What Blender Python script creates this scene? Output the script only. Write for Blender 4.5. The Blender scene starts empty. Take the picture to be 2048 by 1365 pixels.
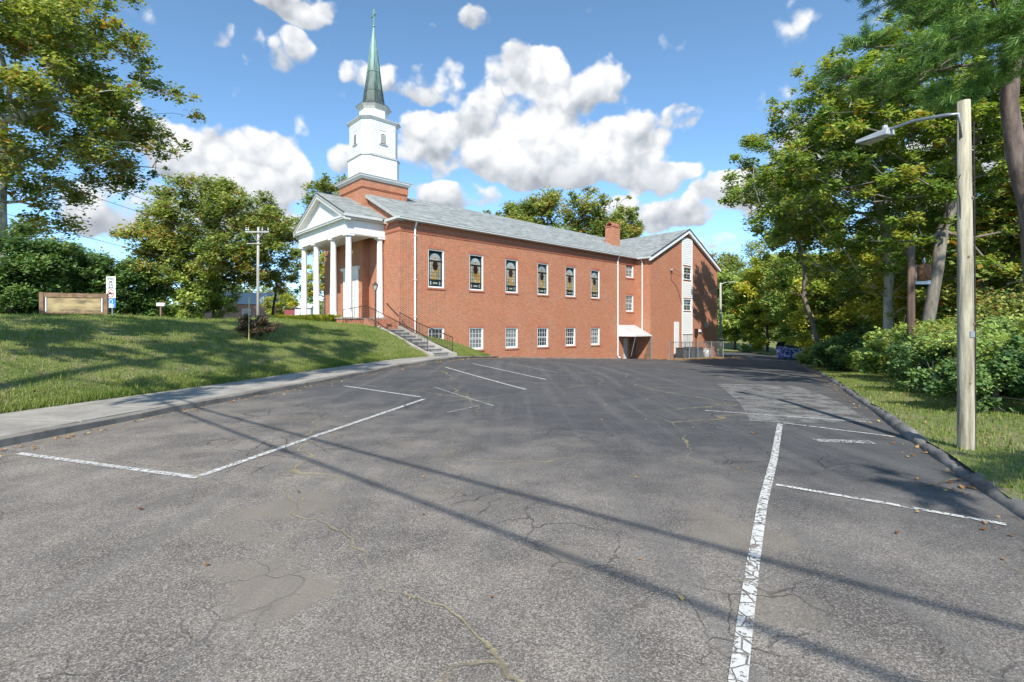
import bpy, math, random
import numpy as np
from mathutils import Vector, Matrix
R = math.radians
rng = np.random.default_rng(7)
random.seed(7)
sc = bpy.context.scene
COL = sc.collection

# ------------------------------------------------------------------ camera
F = 990.0; EYE = 1.75; HY = 656.0
cam_d = bpy.data.cameras.new('camera'); cam = bpy.data.objects.new('camera', cam_d); COL.objects.link(cam)
cam_d.sensor_width = 36.0; cam_d.lens = 36.0 * F / 2048.0
cam_d.shift_y = -(682.5 - HY) / 2048.0
cam_d.clip_end = 6000; cam_d.clip_start = 0.05
cam.location = (0, 0, EYE); cam.rotation_euler = (R(90), 0, 0)
sc.camera = cam

# ------------------------------------------------------------------ sun, sky, exposure
SUN_AZ = R(4.0); SUN_EL = R(42.0)
sd = Vector((math.sin(SUN_AZ) * math.cos(SUN_EL), math.cos(SUN_AZ) * math.cos(SUN_EL), -math.sin(SUN_EL)))
sun_d = bpy.data.lights.new('sun', 'SUN'); sun_d.energy = 2.9; sun_d.angle = R(0.53); sun_d.color = (1.0, 0.95, 0.87)
sun = bpy.data.objects.new('sun', sun_d); COL.objects.link(sun)
sun.rotation_euler = sd.to_track_quat('-Z', 'Y').to_euler(); sun.location = (-5, -30, 40)
sc.view_settings.view_transform = 'Standard'; sc.view_settings.look = 'None'
sc.view_settings.exposure = 1.18; sc.view_settings.gamma = 1.0
sc.cycles.max_bounces = 5; sc.cycles.diffuse_bounces = 3; sc.cycles.glossy_bounces = 2; sc.cycles.transmission_bounces = 3; sc.cycles.transparent_max_bounces = 6

world = bpy.data.worlds.new('World'); sc.world = world; world.use_nodes = True
def make_sky():
    nt = world.node_tree; N = nt.nodes; L = nt.links
    N.clear()
    def node(t, **k):
        n = N.new(t)
        for a, b in k.items(): setattr(n, a, b)
        return n
    def setin(n, i, v):
        if hasattr(v, 'is_output') or isinstance(v, bpy.types.NodeSocket): L.new(v, n.inputs[i])
        else: n.inputs[i].default_value = v
    def M(op, a, b=None, c=None, clamp=False):
        n = node('ShaderNodeMath', operation=op); n.use_clamp = clamp
        setin(n, 0, a)
        if b is not None: setin(n, 1, b)
        if c is not None: setin(n, 2, c)
        return n.outputs[0]
    out = node('ShaderNodeOutputWorld'); bg = node('ShaderNodeBackground'); bg.inputs[1].default_value = 0.15
    sky = node('ShaderNodeTexSky', sky_type='NISHITA'); sky.sun_disc = False
    sky.sun_elevation = SUN_EL; sky.sun_rotation = R(184.0); sky.altitude = 2600; sky.air_density = 0.8; sky.dust_density = 0.05; sky.ozone_density = 3.2
    tc = node('ShaderNodeTexCoord'); sep = node('ShaderNodeSeparateXYZ'); L.new(tc.outputs['Generated'], sep.inputs[0])
    x, y, z = sep.outputs
    az = M('ARCTAN2', x, y); el = M('ARCSINE', z)
    # (px, py, rx, ry) of the cumulus heaps as azimuth / elevation ellipses
    blobs = [(1060,205,150,95,1),(1062,135,75,45,1),(930,290,150,70,1),(1200,300,170,70,1),(1310,350,100,38,.9),(1080,330,260,45,1),
             (460,335,150,80,1),(560,350,75,80,1),(350,300,85,60,.9),(500,420,130,60,.9),(240,400,160,90,.8),
             (590,12,100,30,.8),(425,70,62,28,.75),(500,88,50,28,.6),(592,100,52,46,.75),(845,155,150,42,.75),(715,130,50,30,.5),(1190,165,80,52,.8),
             (1362,235,62,26,.7),(955,48,56,24,.65),(855,66,34,12,.5),(1470,375,95,42,.95),(1350,430,110,34,.75),(1240,415,60,32,.7),(900,400,120,30,.7),
             (690,320,50,36,.6),(1640,300,150,70,.8),(1900,330,160,90,.8),(1560,420,130,50,.7),(620,480,90,60,.6),(1985,270,80,60,.8),(1420,480,60,25,.6)]
    cmb = node('ShaderNodeCombineXYZ'); L.new(az, cmb.inputs[0]); L.new(el, cmb.inputs[1])
    P = cmb.outputs[0]
    # domain warp
    def noise(scale, vec, detail=6, rough=.55, w=0.0):
        n = node('ShaderNodeTexNoise', noise_dimensions='3D'); n.inputs['Scale'].default_value = scale; n.inputs['Detail'].default_value = detail; n.inputs['Roughness'].default_value = rough
        L.new(vec, n.inputs['Vector']); return n
    wn = noise(9.0, tc.outputs['Generated'], 4)
    vs = node('ShaderNodeVectorMath', operation='SUBTRACT'); L.new(wn.outputs['Color'], vs.inputs[0]); vs.inputs[1].default_value = (.5, .5, .5)
    vm = node('ShaderNodeVectorMath', operation='SCALE'); L.new(vs.outputs[0], vm.inputs[0]); vm.inputs['Scale'].default_value = .09
    va = node('ShaderNodeVectorMath', operation='ADD'); L.new(P, va.inputs[0]); L.new(vm.outputs[0], va.inputs[1])
    Pw = va.outputs[0]
    tot = None; wsum = None; hsum = None
    for (bx, by, rx, ry, s) in blobs:
        a0 = math.atan2(bx - 1024, F); ca = math.cos(a0)
        e0 = math.atan2((HY - by) * ca, F)
        ra = rx / F * ca * ca; re = ry / F * ca
        d = node('ShaderNodeVectorMath', operation='SUBTRACT'); L.new(Pw, d.inputs[0]); d.inputs[1].default_value = (a0, e0, 0)
        m = node('ShaderNodeVectorMath', operation='MULTIPLY'); L.new(d.outputs[0], m.inputs[0]); m.inputs[1].default_value = (1 / ra, 1 / re, 0)
        ln = node('ShaderNodeVectorMath', operation='DOT_PRODUCT'); L.new(m.outputs[0], ln.inputs[0]); L.new(m.outputs[0], ln.inputs[1])
        v = M('MULTIPLY', M('SUBTRACT', 1.35, ln.outputs['Value']), s)
        v = M('MAXIMUM', v, 0.0)
        v = M('MINIMUM', v, s)
        tot = v if tot is None else M('SMOOTH_MAX', tot, v, .25)
        sy = node('ShaderNodeSeparateXYZ'); L.new(m.outputs[0], sy.inputs[0]); hv = M('MULTIPLY', v, sy.outputs[1])
        wsum = v if wsum is None else M('ADD', wsum, v); hsum = hv if hsum is None else M('ADD', hsum, hv)
    # other clouds round the sky, outside the picture
    far = noise(2.3, tc.outputs['Generated'], 3).outputs['Fac']
    farm = M('MULTIPLY', M('SUBTRACT', far, .54), 5.0, clamp=True)
    away = M('MULTIPLY', M('SUBTRACT', M('ABSOLUTE', az), .85), 6.0, clamp=True)
    tot = M('MAXIMUM', tot, M('MULTIPLY', farm, away))
    n1 = noise(8.5, tc.outputs['Generated'], 7, .56).outputs['Fac']
    # the same billows a little higher: the difference gives their relief
    up = node('ShaderNodeVectorMath', operation='ADD'); L.new(tc.outputs['Generated'], up.inputs[0]); up.inputs[1].default_value = (-.008, 0, .022)
    n2 = noise(8.5, up.outputs[0], 3, .56).outputs['Fac']
    def puff(vec):
        tot_ = None
        for sc_, am in ((12.0, .62), (29.0, .34)):
            v = node('ShaderNodeTexVoronoi', feature='F1'); v.inputs['Scale'].default_value = sc_; L.new(vec, v.inputs['Vector'])
            q = M('MULTIPLY', M('SUBTRACT', .5, v.outputs['Distance']), am); tot_ = q if tot_ is None else M('ADD', tot_, q)
        return tot_
    wc_ = node('ShaderNodeVectorMath', operation='MULTIPLY_ADD'); L.new(noise(26.0, tc.outputs['Generated'], 2).outputs['Color'], wc_.inputs[0]); wc_.inputs[1].default_value = (.04, .04, .04); L.new(tc.outputs['Generated'], wc_.inputs[2])
    wu_ = node('ShaderNodeVectorMath', operation='ADD'); L.new(wc_.outputs[0], wu_.inputs[0]); wu_.inputs[1].default_value = (-.008, 0, .022)
    p1 = puff(wc_.outputs[0]); p2 = puff(wu_.outputs[0])
    dens = M('ADD', M('ADD', M('MULTIPLY', tot, .66), M('MULTIPLY', M('SUBTRACT', n1, .5), 1.0)), M('MULTIPLY', p1, .75))
    alpha = M('MULTIPLY', M('SUBTRACT', dens, .28), 4.6, clamp=True)
    mr = node('ShaderNodeMapRange', interpolation_type='SMOOTHSTEP'); L.new(alpha, mr.inputs[0]); alpha = mr.outputs[0]
    relief = M('ADD', M('MULTIPLY', M('SUBTRACT', n1, n2), 1.3), M('MULTIPLY', M('SUBTRACT', p1, p2), 1.0))
    thick = M('MULTIPLY', M('SUBTRACT', dens, .3), .55, clamp=True)
    lum = M('ADD', M('ADD', .76, relief), M('MULTIPLY', thick, .22), clamp=True)
    low = M('MULTIPLY', M('SUBTRACT', el, .04), 3.4, clamp=True)     # bases nearer the horizon are greyer
    hrel = M('DIVIDE', hsum, M('ADD', wsum, .05)); hmr = node('ShaderNodeMapRange', interpolation_type='SMOOTHSTEP'); L.new(hrel, hmr.inputs[0]); hmr.inputs[1].default_value = -.75; hmr.inputs[2].default_value = .35
    lum = M('MULTIPLY', lum, M('ADD', .66, M('MULTIPLY', hmr.outputs[0], .40)), clamp=True)
    lum = M('MULTIPLY', lum, M('ADD', .80, M('MULTIPLY', low, .20)))
    cr = node('ShaderNodeValToRGB'); L.new(lum, cr.inputs[0])
    e = cr.color_ramp.elements; e[0].position = .35; e[0].color = (1.3, 1.4, 1.56, 1); e[1].position = .95; e[1].color = (3.1, 3.13, 3.16, 1)
    k = e.new(.62); k.color = (2.05, 2.16, 2.32, 1)
    mix = node('ShaderNodeMix', data_type='RGBA'); L.new(alpha, mix.inputs[0]); hs = node('ShaderNodeHueSaturation'); hs.inputs['Saturation'].default_value = 1.0; hs.inputs['Value'].default_value = .88; hs.inputs['Hue'].default_value = .487; L.new(sky.outputs[0], hs.inputs['Color']); L.new(hs.outputs[0], mix.inputs[6]); L.new(cr.outputs[0], mix.inputs[7])
    L.new(mix.outputs[2], bg.inputs[0]); L.new(bg.outputs[0], out.inputs[0])
make_sky()

# ------------------------------------------------------------------ helpers
K = 40.0
MU = 1061.0 / F
UN = Vector((MU, 1.0)).normalized()                # along the long side wall of the church
VN = Vector((-UN.y, UN.x))                         # into the church
_d0 = K / (MU - (800 - 1024) / F)
OX, OY = (800 - 1024) / F * _d0, _d0               # near front corner of the church
def to_uv(x, y): return ((x - OX) * UN.x + (y - OY) * UN.y, (x - OX) * VN.x + (y - OY) * VN.y)
def from_uv(u, v): return (OX + u * UN.x + v * VN.x, OY + u * UN.y + v * VN.y)
def zlot(x, y):
    u = (x - OX) * UN.x + (y - OY) * UN.y
    t = u + 1.0
    sp = np.where(t > 12, t, np.log1p(np.exp(np.clip(t, -40, 12) * 1.0)))
    a = -.05 * np.minimum(sp, 24.0) - .02 * np.clip(t - 24, 0, 45)
    return a + .2 * np.exp(-((x + 3.0) ** 2 + (y - 24.0) ** 2) / 60.0)
def at(px, py, D): return Vector(((px - 1024) / F * D, D, EYE + (HY - py) / F * D))
def on_lot(px, py, dz=0.0):
    a, b = (px - 1024) / F, (HY - py) / F
    D = 1.0
    lo, hi = 1.0, 200.0
    while D < 200:
        if EYE + b * D < float(zlot(a * D, D)) + dz: break
        D += .25
    lo, hi = D - .25, D
    for _ in range(30):
        m = (lo + hi) / 2
        if EYE + b * m < float(zlot(a * m, m)) + dz: hi = m
        else: lo = m
    return Vector((a * hi, hi, float(zlot(a * hi, hi)) + dz))

def tag(o, label=None, cat=None, group=None, kind=None):
    if label: o['label'] = label
    if cat: o['category'] = cat
    if group: o['group'] = group
    if kind: o['kind'] = kind
    return o
def empty(name, loc=(0, 0, 0), rz=0.0, parent=None):
    o = bpy.data.objects.new(name, None); COL.objects.link(o); o.location = loc; o.rotation_euler = (0, 0, rz); o.empty_display_size = .3
    if parent: o.parent = parent
    return o
def mesh_np(name, verts, faces, mat=None, parent=None, smooth=False, attr=None):
    me = bpy.data.meshes.new(name)
    verts = np.asarray(verts, dtype=np.float32); faces = np.asarray(faces, dtype=np.int32)
    n, k = faces.shape
    me.vertices.add(len(verts)); me.vertices.foreach_set('co', verts.ravel())
    me.loops.add(n * k); me.loops.foreach_set('vertex_index', faces.ravel())
    me.polygons.add(n); me.polygons.foreach_set('loop_start', np.arange(0, n * k, k, dtype=np.int32)); me.polygons.foreach_set('loop_total', np.full(n, k, dtype=np.int32))
    me.update(calc_edges=True)
    if smooth: me.polygons.foreach_set('use_smooth', np.ones(n, dtype=bool))
    if attr is not None:
        a = me.attributes.new('rnd', 'FLOAT', 'FACE'); a.data.foreach_set('value', np.asarray(attr, dtype=np.float32))
    if mat: me.materials.append(mat)
    o = bpy.data.objects.new(name, me); COL.objects.link(o)
    if parent: o.parent = parent
    return o
class MB:
    def __init__(s): s.v = []; s.f = []
    def add(s, vs, fs):
        b = len(s.v); s.v += [tuple(p) for p in vs]; s.f += [tuple(i + b for i in f) for f in fs]; return s
    def box(s, x0, x1, y0, y1, z0, z1):
        vs = [(x0,y0,z0),(x1,y0,z0),(x1,y1,z0),(x0,y1,z0),(x0,y0,z1),(x1,y0,z1),(x1,y1,z1),(x0,y1,z1)]
        return s.add(vs, [(0,3,2,1),(4,5,6,7),(0,1,5,4),(1,2,6,5),(2,3,7,6),(3,0,4,7)])
    def hexa(s, bottom, top):
        n = len(bottom)
        fs = [tuple(reversed(range(n))), tuple(range(n, 2 * n))] + [(i, (i + 1) % n, n + (i + 1) % n, n + i) for i in range(n)]
        return s.add(list(bottom) + list(top), fs)
    def bar(s, a, b, w, h=None):
        a = Vector(a); b = Vector(b); h = w if h is None else h
        d = (b - a).normalized(); up = Vector((0, 0, 1)) if abs(d.z) < .99 else Vector((0, 1, 0))
        r = d.cross(up).normalized() * w / 2; t = r.cross(d).normalized() * h / 2
        return s.hexa([a - r - t, a + r - t, a + r + t, a - r + t][::-1], [b - r - t, b + r - t, b + r + t, b - r + t][::-1])
    def tube(s, pts, rad, n=8, cap=True):
        pts = [Vector(p) for p in pts]
        if not hasattr(rad, '__len__'): rad = [rad] * len(pts)
        base = len(s.v)
        for i, p in enumerate(pts):
            d = (pts[min(i + 1, len(pts) - 1)] - pts[max(i - 1, 0)]).normalized()
            up = Vector((0, 0, 1)) if abs(d.z) < .95 else Vector((0, 1, 0))
            r = d.cross(up).normalized(); t = r.cross(d).normalized()
            for k in range(n):
                a = 2 * math.pi * k / n
                s.v.append(tuple(p + (r * math.cos(a) + t * math.sin(a)) * rad[i]))
        for i in range(len(pts) - 1):
            for k in range(n):
                a = base + i * n + k; b = base + i * n + (k + 1) % n
                s.f.append((a, b, b + n, a + n))
        if cap:
            s.f.append(tuple(base + k for k in reversed(range(n)))); s.f.append(tuple(base + (len(pts) - 1) * n + k for k in range(n)))
        return s
    def lathe(s, prof, c=(0, 0), n=16, rot=0.0):
        base = len(s.v)
        for (r, z) in prof:
            for k in range(n):
                a = 2 * math.pi * k / n + rot
                s.v.append((c[0] + r * math.cos(a), c[1] + r * math.sin(a), z))
        for i in range(len(prof) - 1):
            for k in range(n):
                a = base + i * n + k; b = base + i * n + (k + 1) % n
                s.f.append((a, b, b + n, a + n))
        s.f.append(tuple(base + k for k in reversed(range(n)))); s.f.append(tuple(base + (len(prof) - 1) * n + k for k in range(n)))
        return s
    def build(s, name, mat=None, parent=None, smooth=False, bevel=0.0):
        me = bpy.data.meshes.new(name); me.from_pydata(s.v, [], s.f); me.update()
        if smooth: me.polygons.foreach_set('use_smooth', np.ones(len(me.polygons), dtype=bool))
        if mat: me.materials.append(mat)
        o = bpy.data.objects.new(name, me); COL.objects.link(o)
        if parent: o.parent = parent
        if bevel:
            m = o.modifiers.new('bevel', 'BEVEL'); m.width = bevel; m.segments = 2; m.limit_method = 'ANGLE'
        return o

# ------------------------------------------------------------------ materials
def newmat(name):
    m = bpy.data.materials.new(name); m.use_nodes = True
    nt = m.node_tree; b = nt.nodes['Principled BSDF']
    return m, nt, b
class NT:
    def __init__(s, nt): s.nt = nt; s.N = nt.nodes; s.L = nt.links
    def node(s, t, **k):
        n = s.N.new(t)
        for a, b in k.items(): setattr(n, a, b)
        return n
    def put(s, sock, v):
        if isinstance(v, bpy.types.NodeSocket): s.L.new(v, sock)
        else:
            if sock.type == 'RGBA' and len(v) == 3: v = (*v, 1)
            sock.default_value = v
    def m(s, op, a, b=None, c=None, clamp=False):
        n = s.node('ShaderNodeMath', operation=op); n.use_clamp = clamp
        s.put(n.inputs[0], a)
        if b is not None: s.put(n.inputs[1], b)
        if c is not None: s.put(n.inputs[2], c)
        return n.outputs[0]
    def mix(s, f, a, b, bt='MIX'):
        n = s.node('ShaderNodeMix', data_type='RGBA', blend_type=bt)
        s.put(n.inputs[0], f); s.put(n.inputs[6], a); s.put(n.inputs[7], b); return n.outputs[2]
    def noise(s, vec, scale, detail=4, rough=.55):
        n = s.node('ShaderNodeTexNoise'); s.put(n.inputs['Vector'], vec); n.inputs['Scale'].default_value = scale; n.inputs['Detail'].default_value = detail; n.inputs['Roughness'].default_value = rough
        return n.outputs['Fac']
    def ramp(s, v, pts):
        n = s.node('ShaderNodeValToRGB'); s.put(n.inputs[0], v); e = n.color_ramp.elements
        while len(e) < len(pts): e.new(.5)
        for i, (p, c) in enumerate(pts): e[i].position = p; e[i].color = (*c, 1) if len(c) == 3 else c
        return n.outputs[0]
    def lin(s, v, a, b):    # clamp((v-a)/(b-a))
        n = s.node('ShaderNodeMapRange'); s.put(n.inputs[0], v); n.inputs[1].default_value = a; n.inputs[2].default_value = b; return n.outputs[0]
    def bump(s, h, strength, dist, bsdf):
        n = s.node('ShaderNodeBump'); n.inputs['Strength'].default_value = strength; n.inputs['Distance'].default_value = dist; s.put(n.inputs['Height'], h); s.L.new(n.outputs[0], bsdf.inputs['Normal'])
    def obj(s): return s.node('ShaderNodeTexCoord').outputs['Object']
def plain(name, col, rough=.6, metal=0.0, var=.12, scale=6.0, bump=0.0):
    m, nt, b = newmat(name); t = NT(nt); o = t.obj()
    n = t.noise(o, scale, 5)
    c2 = tuple(max(0, c * (1 - var * 2)) for c in col); c1 = tuple(min(1, c * (1 + var)) for c in col)
    t.put(b.inputs['Base Color'], t.ramp(n, [(.3, c2), (.7, c1)])); b.inputs['Roughness'].default_value = rough; b.inputs['Metallic'].default_value = metal
    if bump: t.bump(t.noise(o, scale * 8, 4), bump, .01, b)
    return m
def brick_mat(name='brick', c1=(.42, .096, .036), c2=(.19, .035, .019), mortar=(.60, .43, .28)):
    m, nt, b = newmat(name); t = NT(nt)
    tc = t.node('ShaderNodeTexCoord'); sp = t.node('ShaderNodeSeparateXYZ'); t.L.new(tc.outputs['Object'], sp.inputs[0])
    sn = t.node('ShaderNodeSeparateXYZ'); t.L.new(tc.outputs['Normal'], sn.inputs[0])
    f = t.m('GREATER_THAN', t.m('ABSOLUTE', sn.outputs[0]), .6)
    h = t.m('ADD', t.m('MULTIPLY', sp.outputs[1], f), t.m('MULTIPLY', sp.outputs[0], t.m('SUBTRACT', 1.0, f)))
    cv = t.node('ShaderNodeCombineXYZ'); t.L.new(h, cv.inputs[0]); t.L.new(sp.outputs[2], cv.inputs[1])
    br = t.node('ShaderNodeTexBrick'); t.L.new(cv.outputs[0], br.inputs['Vector'])
    br.inputs['Scale'].default_value = 1.0; br.inputs['Brick Width'].default_value = .213; br.inputs['Row Height'].default_value = .0677
    br.inputs['Mortar Size'].default_value = .0105; br.inputs['Mortar Smooth'].default_value = .15; br.inputs['Bias'].default_value = -.1
    t.put(br.inputs['Color1'], c1); t.put(br.inputs['Color2'], c2); t.put(br.inputs['Mortar'], mortar)
    n = t.noise(tc.outputs['Object'], .55, 5)
    col = t.mix(t.lin(n, .35, .75), br.outputs['Color'], t.mix(1.0, br.outputs['Color'], (1.0, .82, .72), 'MULTIPLY'))
    mp = t.node('ShaderNodeMapping'); t.L.new(tc.outputs['Object'], mp.inputs[0]); mp.inputs['Scale'].default_value = (2.2, 2.2, 9.0); n3 = t.noise(mp.outputs[0], 1.6, 4, .7)
    col = t.mix(t.m('MULTIPLY', t.lin(n3, .48, .72), .42), col, (.46, .20, .115)); col = t.mix(t.m('MULTIPLY', t.lin(n3, .46, .28), .5), col, (.17, .04, .025))
    # pale efflorescence streaks
    n2 = t.noise(tc.outputs['Object'], 1.7, 6, .7)
    col = t.mix(t.m('MULTIPLY', t.lin(n2, .60, .76), .42), col, (.58, .40, .31))
    t.put(b.inputs['Base Color'], col); b.inputs['Roughness'].default_value = .88
    t.bump(br.outputs['Fac'], -.6, .008, b)
    return m
def shingle_mat():
    m, nt, b = newmat('roof_shingle'); t = NT(nt)
    tc = t.node('ShaderNodeTexCoord'); sp = t.node('ShaderNodeSeparateXYZ'); t.L.new(tc.outputs['Object'], sp.inputs[0])
    sn = t.node('ShaderNodeSeparateXYZ'); t.L.new(tc.outputs['Normal'], sn.inputs[0])
    f = t.m('GREATER_THAN', t.m('ABSOLUTE', sn.outputs[0]), t.m('ABSOLUTE', sn.outputs[1]))
    h = t.m('ADD', t.m('MULTIPLY', sp.outputs[1], f), t.m('MULTIPLY', sp.outputs[0], t.m('SUBTRACT', 1.0, f)))
    cv = t.node('ShaderNodeCombineXYZ'); t.L.new(h, cv.inputs[0]); t.L.new(t.m('MULTIPLY', sp.outputs[2], 2.45), cv.inputs[1])
    br = t.node('ShaderNodeTexBrick'); t.L.new(cv.outputs[0], br.inputs['Vector']); br.inputs['Scale'].default_value = 1.0
    br.inputs['Brick Width'].default_value = .42; br.inputs['Row Height'].default_value = .19; br.inputs['Mortar Size'].default_value = .006; br.inputs['Bias'].default_value = 0.0
    t.put(br.inputs['Color1'], (.36, .375, .36)); t.put(br.inputs['Color2'], (.12, .13, .125)); t.put(br.inputs['Mortar'], (.12, .14, .14))
    n = t.noise(tc.outputs['Object'], 1.8, 6, .7); n1 = t.noise(tc.outputs['Object'], .35, 3)
    col = t.mix(t.m('MULTIPLY', t.lin(n, .35, .7), .6), br.outputs['Color'], (.30, .32, .305)); col = t.mix(t.m('MULTIPLY', t.lin(n1, .4, .7), .35), col, (.19, .22, .20))
    t.put(b.inputs['Base Color'], col); b.inputs['Roughness'].default_value = .9
    t.bump(br.outputs['Fac'], -.5, .01, b); return m
def leaf_mat(name, dark, mid, light, autumn=(.35, .16, .03), au=.06, trans=.35):
    m, nt, b = newmat(name); t = NT(nt)
    a = t.node('ShaderNodeAttribute', attribute_name='rnd').outputs['Fac']
    c = t.ramp(a, [(0.0, dark), (.5, mid), (1 - au - .06, light), (1 - au * .4, autumn)])
    t.put(b.inputs['Base Color'], c); b.inputs['Roughness'].default_value = .5; b.inputs['Specular IOR Level'].default_value = .35
    tr = t.node('ShaderNodeBsdfTranslucent'); t.put(tr.inputs[0], t.mix(1.0, c, (1.6, 1.5, .7), 'MULTIPLY'))
    mx = t.node('ShaderNodeMixShader'); mx.inputs[0].default_value = trans
    t.L.new(b.outputs[0], mx.inputs[1]); t.L.new(tr.outputs[0], mx.inputs[2]); t.L.new(mx.outputs[0], nt.nodes['Material Output'].inputs[0])
    return m
def bark_mat(name, c1, c2, scale=6.0, stretch=.25):
    m, nt, b = newmat(name); t = NT(nt); o = t.obj()
    mp = t.node('ShaderNodeMapping'); t.L.new(o, mp.inputs[0]); mp.inputs['Scale'].default_value = (1, 1, stretch)
    n = t.noise(mp.outputs[0], scale, 6, .65)
    t.put(b.inputs['Base Color'], t.ramp(n, [(.35, c1), (.62, c2)])); b.inputs['Roughness'].default_value = .9; t.bump(n, .7, .03, b); return m
def asphalt_mat():
    m, nt, b = newmat('asphalt'); t = NT(nt); o = t.obj()
    sp = t.node('ShaderNodeSeparateXYZ'); t.L.new(o, sp.inputs[0]); X, Y = sp.outputs[0], sp.outputs[1]
    big = t.noise(o, .22, 5, .6); mid = t.noise(o, 1.1, 6, .62); fine = t.noise(o, 42.0, 4, .75); agg = t.noise(o, 130.0, 2, .6)
    # worn zone in the foreground, sealed dark zone further in
    dn = t.m('ADD', t.m('SUBTRACT', t.m('MULTIPLY', X, .55), Y), t.m('MULTIPLY', t.m('SUBTRACT', big, .5), 9.0))
    worn = t.m('SUBTRACT', 1.0, t.lin(t.m('SUBTRACT', t.m('ADD', Y, t.m('MULTIPLY', X, .75)), t.m('MULTIPLY', t.m('SUBTRACT', mid, .5), 5.0)), 3.2, 9.5))
    base = t.mix(t.lin(mid, .35, .7), (.056, .057, .060), (.095, .095, .096))
    base = t.mix(t.m('MULTIPLY', t.lin(big, .45, .65), .5), base, (.105, .103, .10))
    wcol = t.mix(t.lin(mid, .38, .66), (.155, .132, .110), (.30, .258, .215))
    base = t.mix(t.m('MULTIPLY', worn, .9), base, wcol)
    # exposed aggregate
    spk = t.m('MULTIPLY', t.lin(fine, .56, .70), t.m('ADD', .22, t.m('MULTIPLY', worn, .62)))
    base = t.mix(t.m('MULTIPLY', spk, .75), base, (.46, .43, .39))
    pit = t.m('MULTIPLY', t.lin(t.m('SUBTRACT', 1.0, agg), .56, .72), t.m('ADD', .35, t.m('MULTIPLY', worn, .45)))
    base = t.mix(pit, base, (.018, .018, .019))
    vc = t.node('ShaderNodeTexVoronoi'); t.L.new(o, vc.inputs['Vector']); vc.inputs['Scale'].default_value = 120.0
    gs = t.node('ShaderNodeSeparateColor'); t.L.new(vc.outputs['Color'], gs.inputs[0]); gr = gs.outputs[0]
    base = t.mix(t.m('MULTIPLY', t.lin(gr, .62, .95), t.m('ADD', .10, t.m('MULTIPLY', worn, .32))), base, (.56, .53, .49))
    base = t.mix(t.m('MULTIPLY', t.lin(gr, .42, .05), t.m('ADD', .22, t.m('MULTIPLY', worn, .38))), base, (.045, .043, .042))
    # tan dusty smears
    sm = t.noise(o, .75, 3, .45)
    base = t.mix(t.m('MULTIPLY', t.m('MULTIPLY', t.lin(sm, .56, .62), worn), .8), base, (.23, .20, .16))
    # tyre-polished streaks along the drive
    mp = t.node('ShaderNodeMapping'); t.L.new(o, mp.inputs[0]); mp.inputs['Rotation'].default_value = (0, 0, R(26)); mp.inputs['Scale'].default_value = (2.2, .12, 1)
    st = t.noise(mp.outputs[0], 1.0, 5, .6)
    base = t.mix(t.m('MULTIPLY', t.lin(st, .50, .70), .6), base, (.15, .145, .135))
    # cracks
    wv = t.node('ShaderNodeTexNoise'); t.L.new(o, wv.inputs[0]); wv.inputs['Scale'].default_value = .8; wv.inputs['Detail'].default_value = 5
    va = t.node('ShaderNodeVectorMath', operation='MULTIPLY_ADD'); t.L.new(wv.outputs['Color'], va.inputs[0]); va.inputs[1].default_value = (1.3, 1.3, 0); t.L.new(o, va.inputs[2])
    def crack(scale, w, mask_scale, lo, hi):
        v = t.node('ShaderNodeTexVoronoi', feature='DISTANCE_TO_EDGE'); t.L.new(va.outputs[0], v.inputs['Vector']); v.inputs['Scale'].default_value = scale
        c = t.m('SUBTRACT', 1.0, t.lin(v.outputs['Distance'], w * .35, w))
        return t.m('MULTIPLY', c, t.lin(t.noise(o, mask_scale, 3), lo, hi))
    c1 = crack(.24, .0045, .3, .38, .52)
    base = t.mix(t.m('MULTIPLY', c1, .7), base, t.mix(t.lin(t.noise(o, 1.5, 2), .4, .6), (.34, .29, .14), (.20, .17, .10)))
    c2 = crack(2.1, .022, .35, .50, .60)
    base = t.mix(t.m('MULTIPLY', c2, .6), base, (.025, .024, .023))
    t.put(b.inputs['Base Color'], base); b.inputs['Roughness'].default_value = .86; b.inputs['Specular IOR Level'].default_value = .25
    hgt = t.m('ADD', t.m('ADD', fine, t.m('MULTIPLY', agg, .5)), t.m('MULTIPLY', t.m('ADD', c1, c2), -1.5))
    t.bump(hgt, .55, .012, b)
    return m
def patch_mat():
    m, nt, b = newmat('asphalt_patch'); t = NT(nt); o = t.obj()
    n = t.noise(o, 1.3, 6, .65); f = t.noise(o, 60, 2)
    c = t.ramp(n, [(.3, (.12, .117, .11)), (.7, (.23, .222, .208))]); c = t.mix(t.m('MULTIPLY', t.lin(f, .5, .7), .4), c, (.09, .09, .09))
    t.put(b.inputs['Base Color'], c); b.inputs['Roughness'].default_value = .9
    e = t.noise(o, 2.2, 6, .7)
    tr = t.node('ShaderNodeBsdfTransparent'); mx = t.node('ShaderNodeMixShader'); t.put(mx.inputs[0], t.lin(e, .34, .54)); t.L.new(tr.outputs[0], mx.inputs[1]); t.L.new(b.outputs[0], mx.inputs[2]); t.L.new(mx.outputs[0], nt.nodes['Material Output'].inputs[0])
    return m
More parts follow.
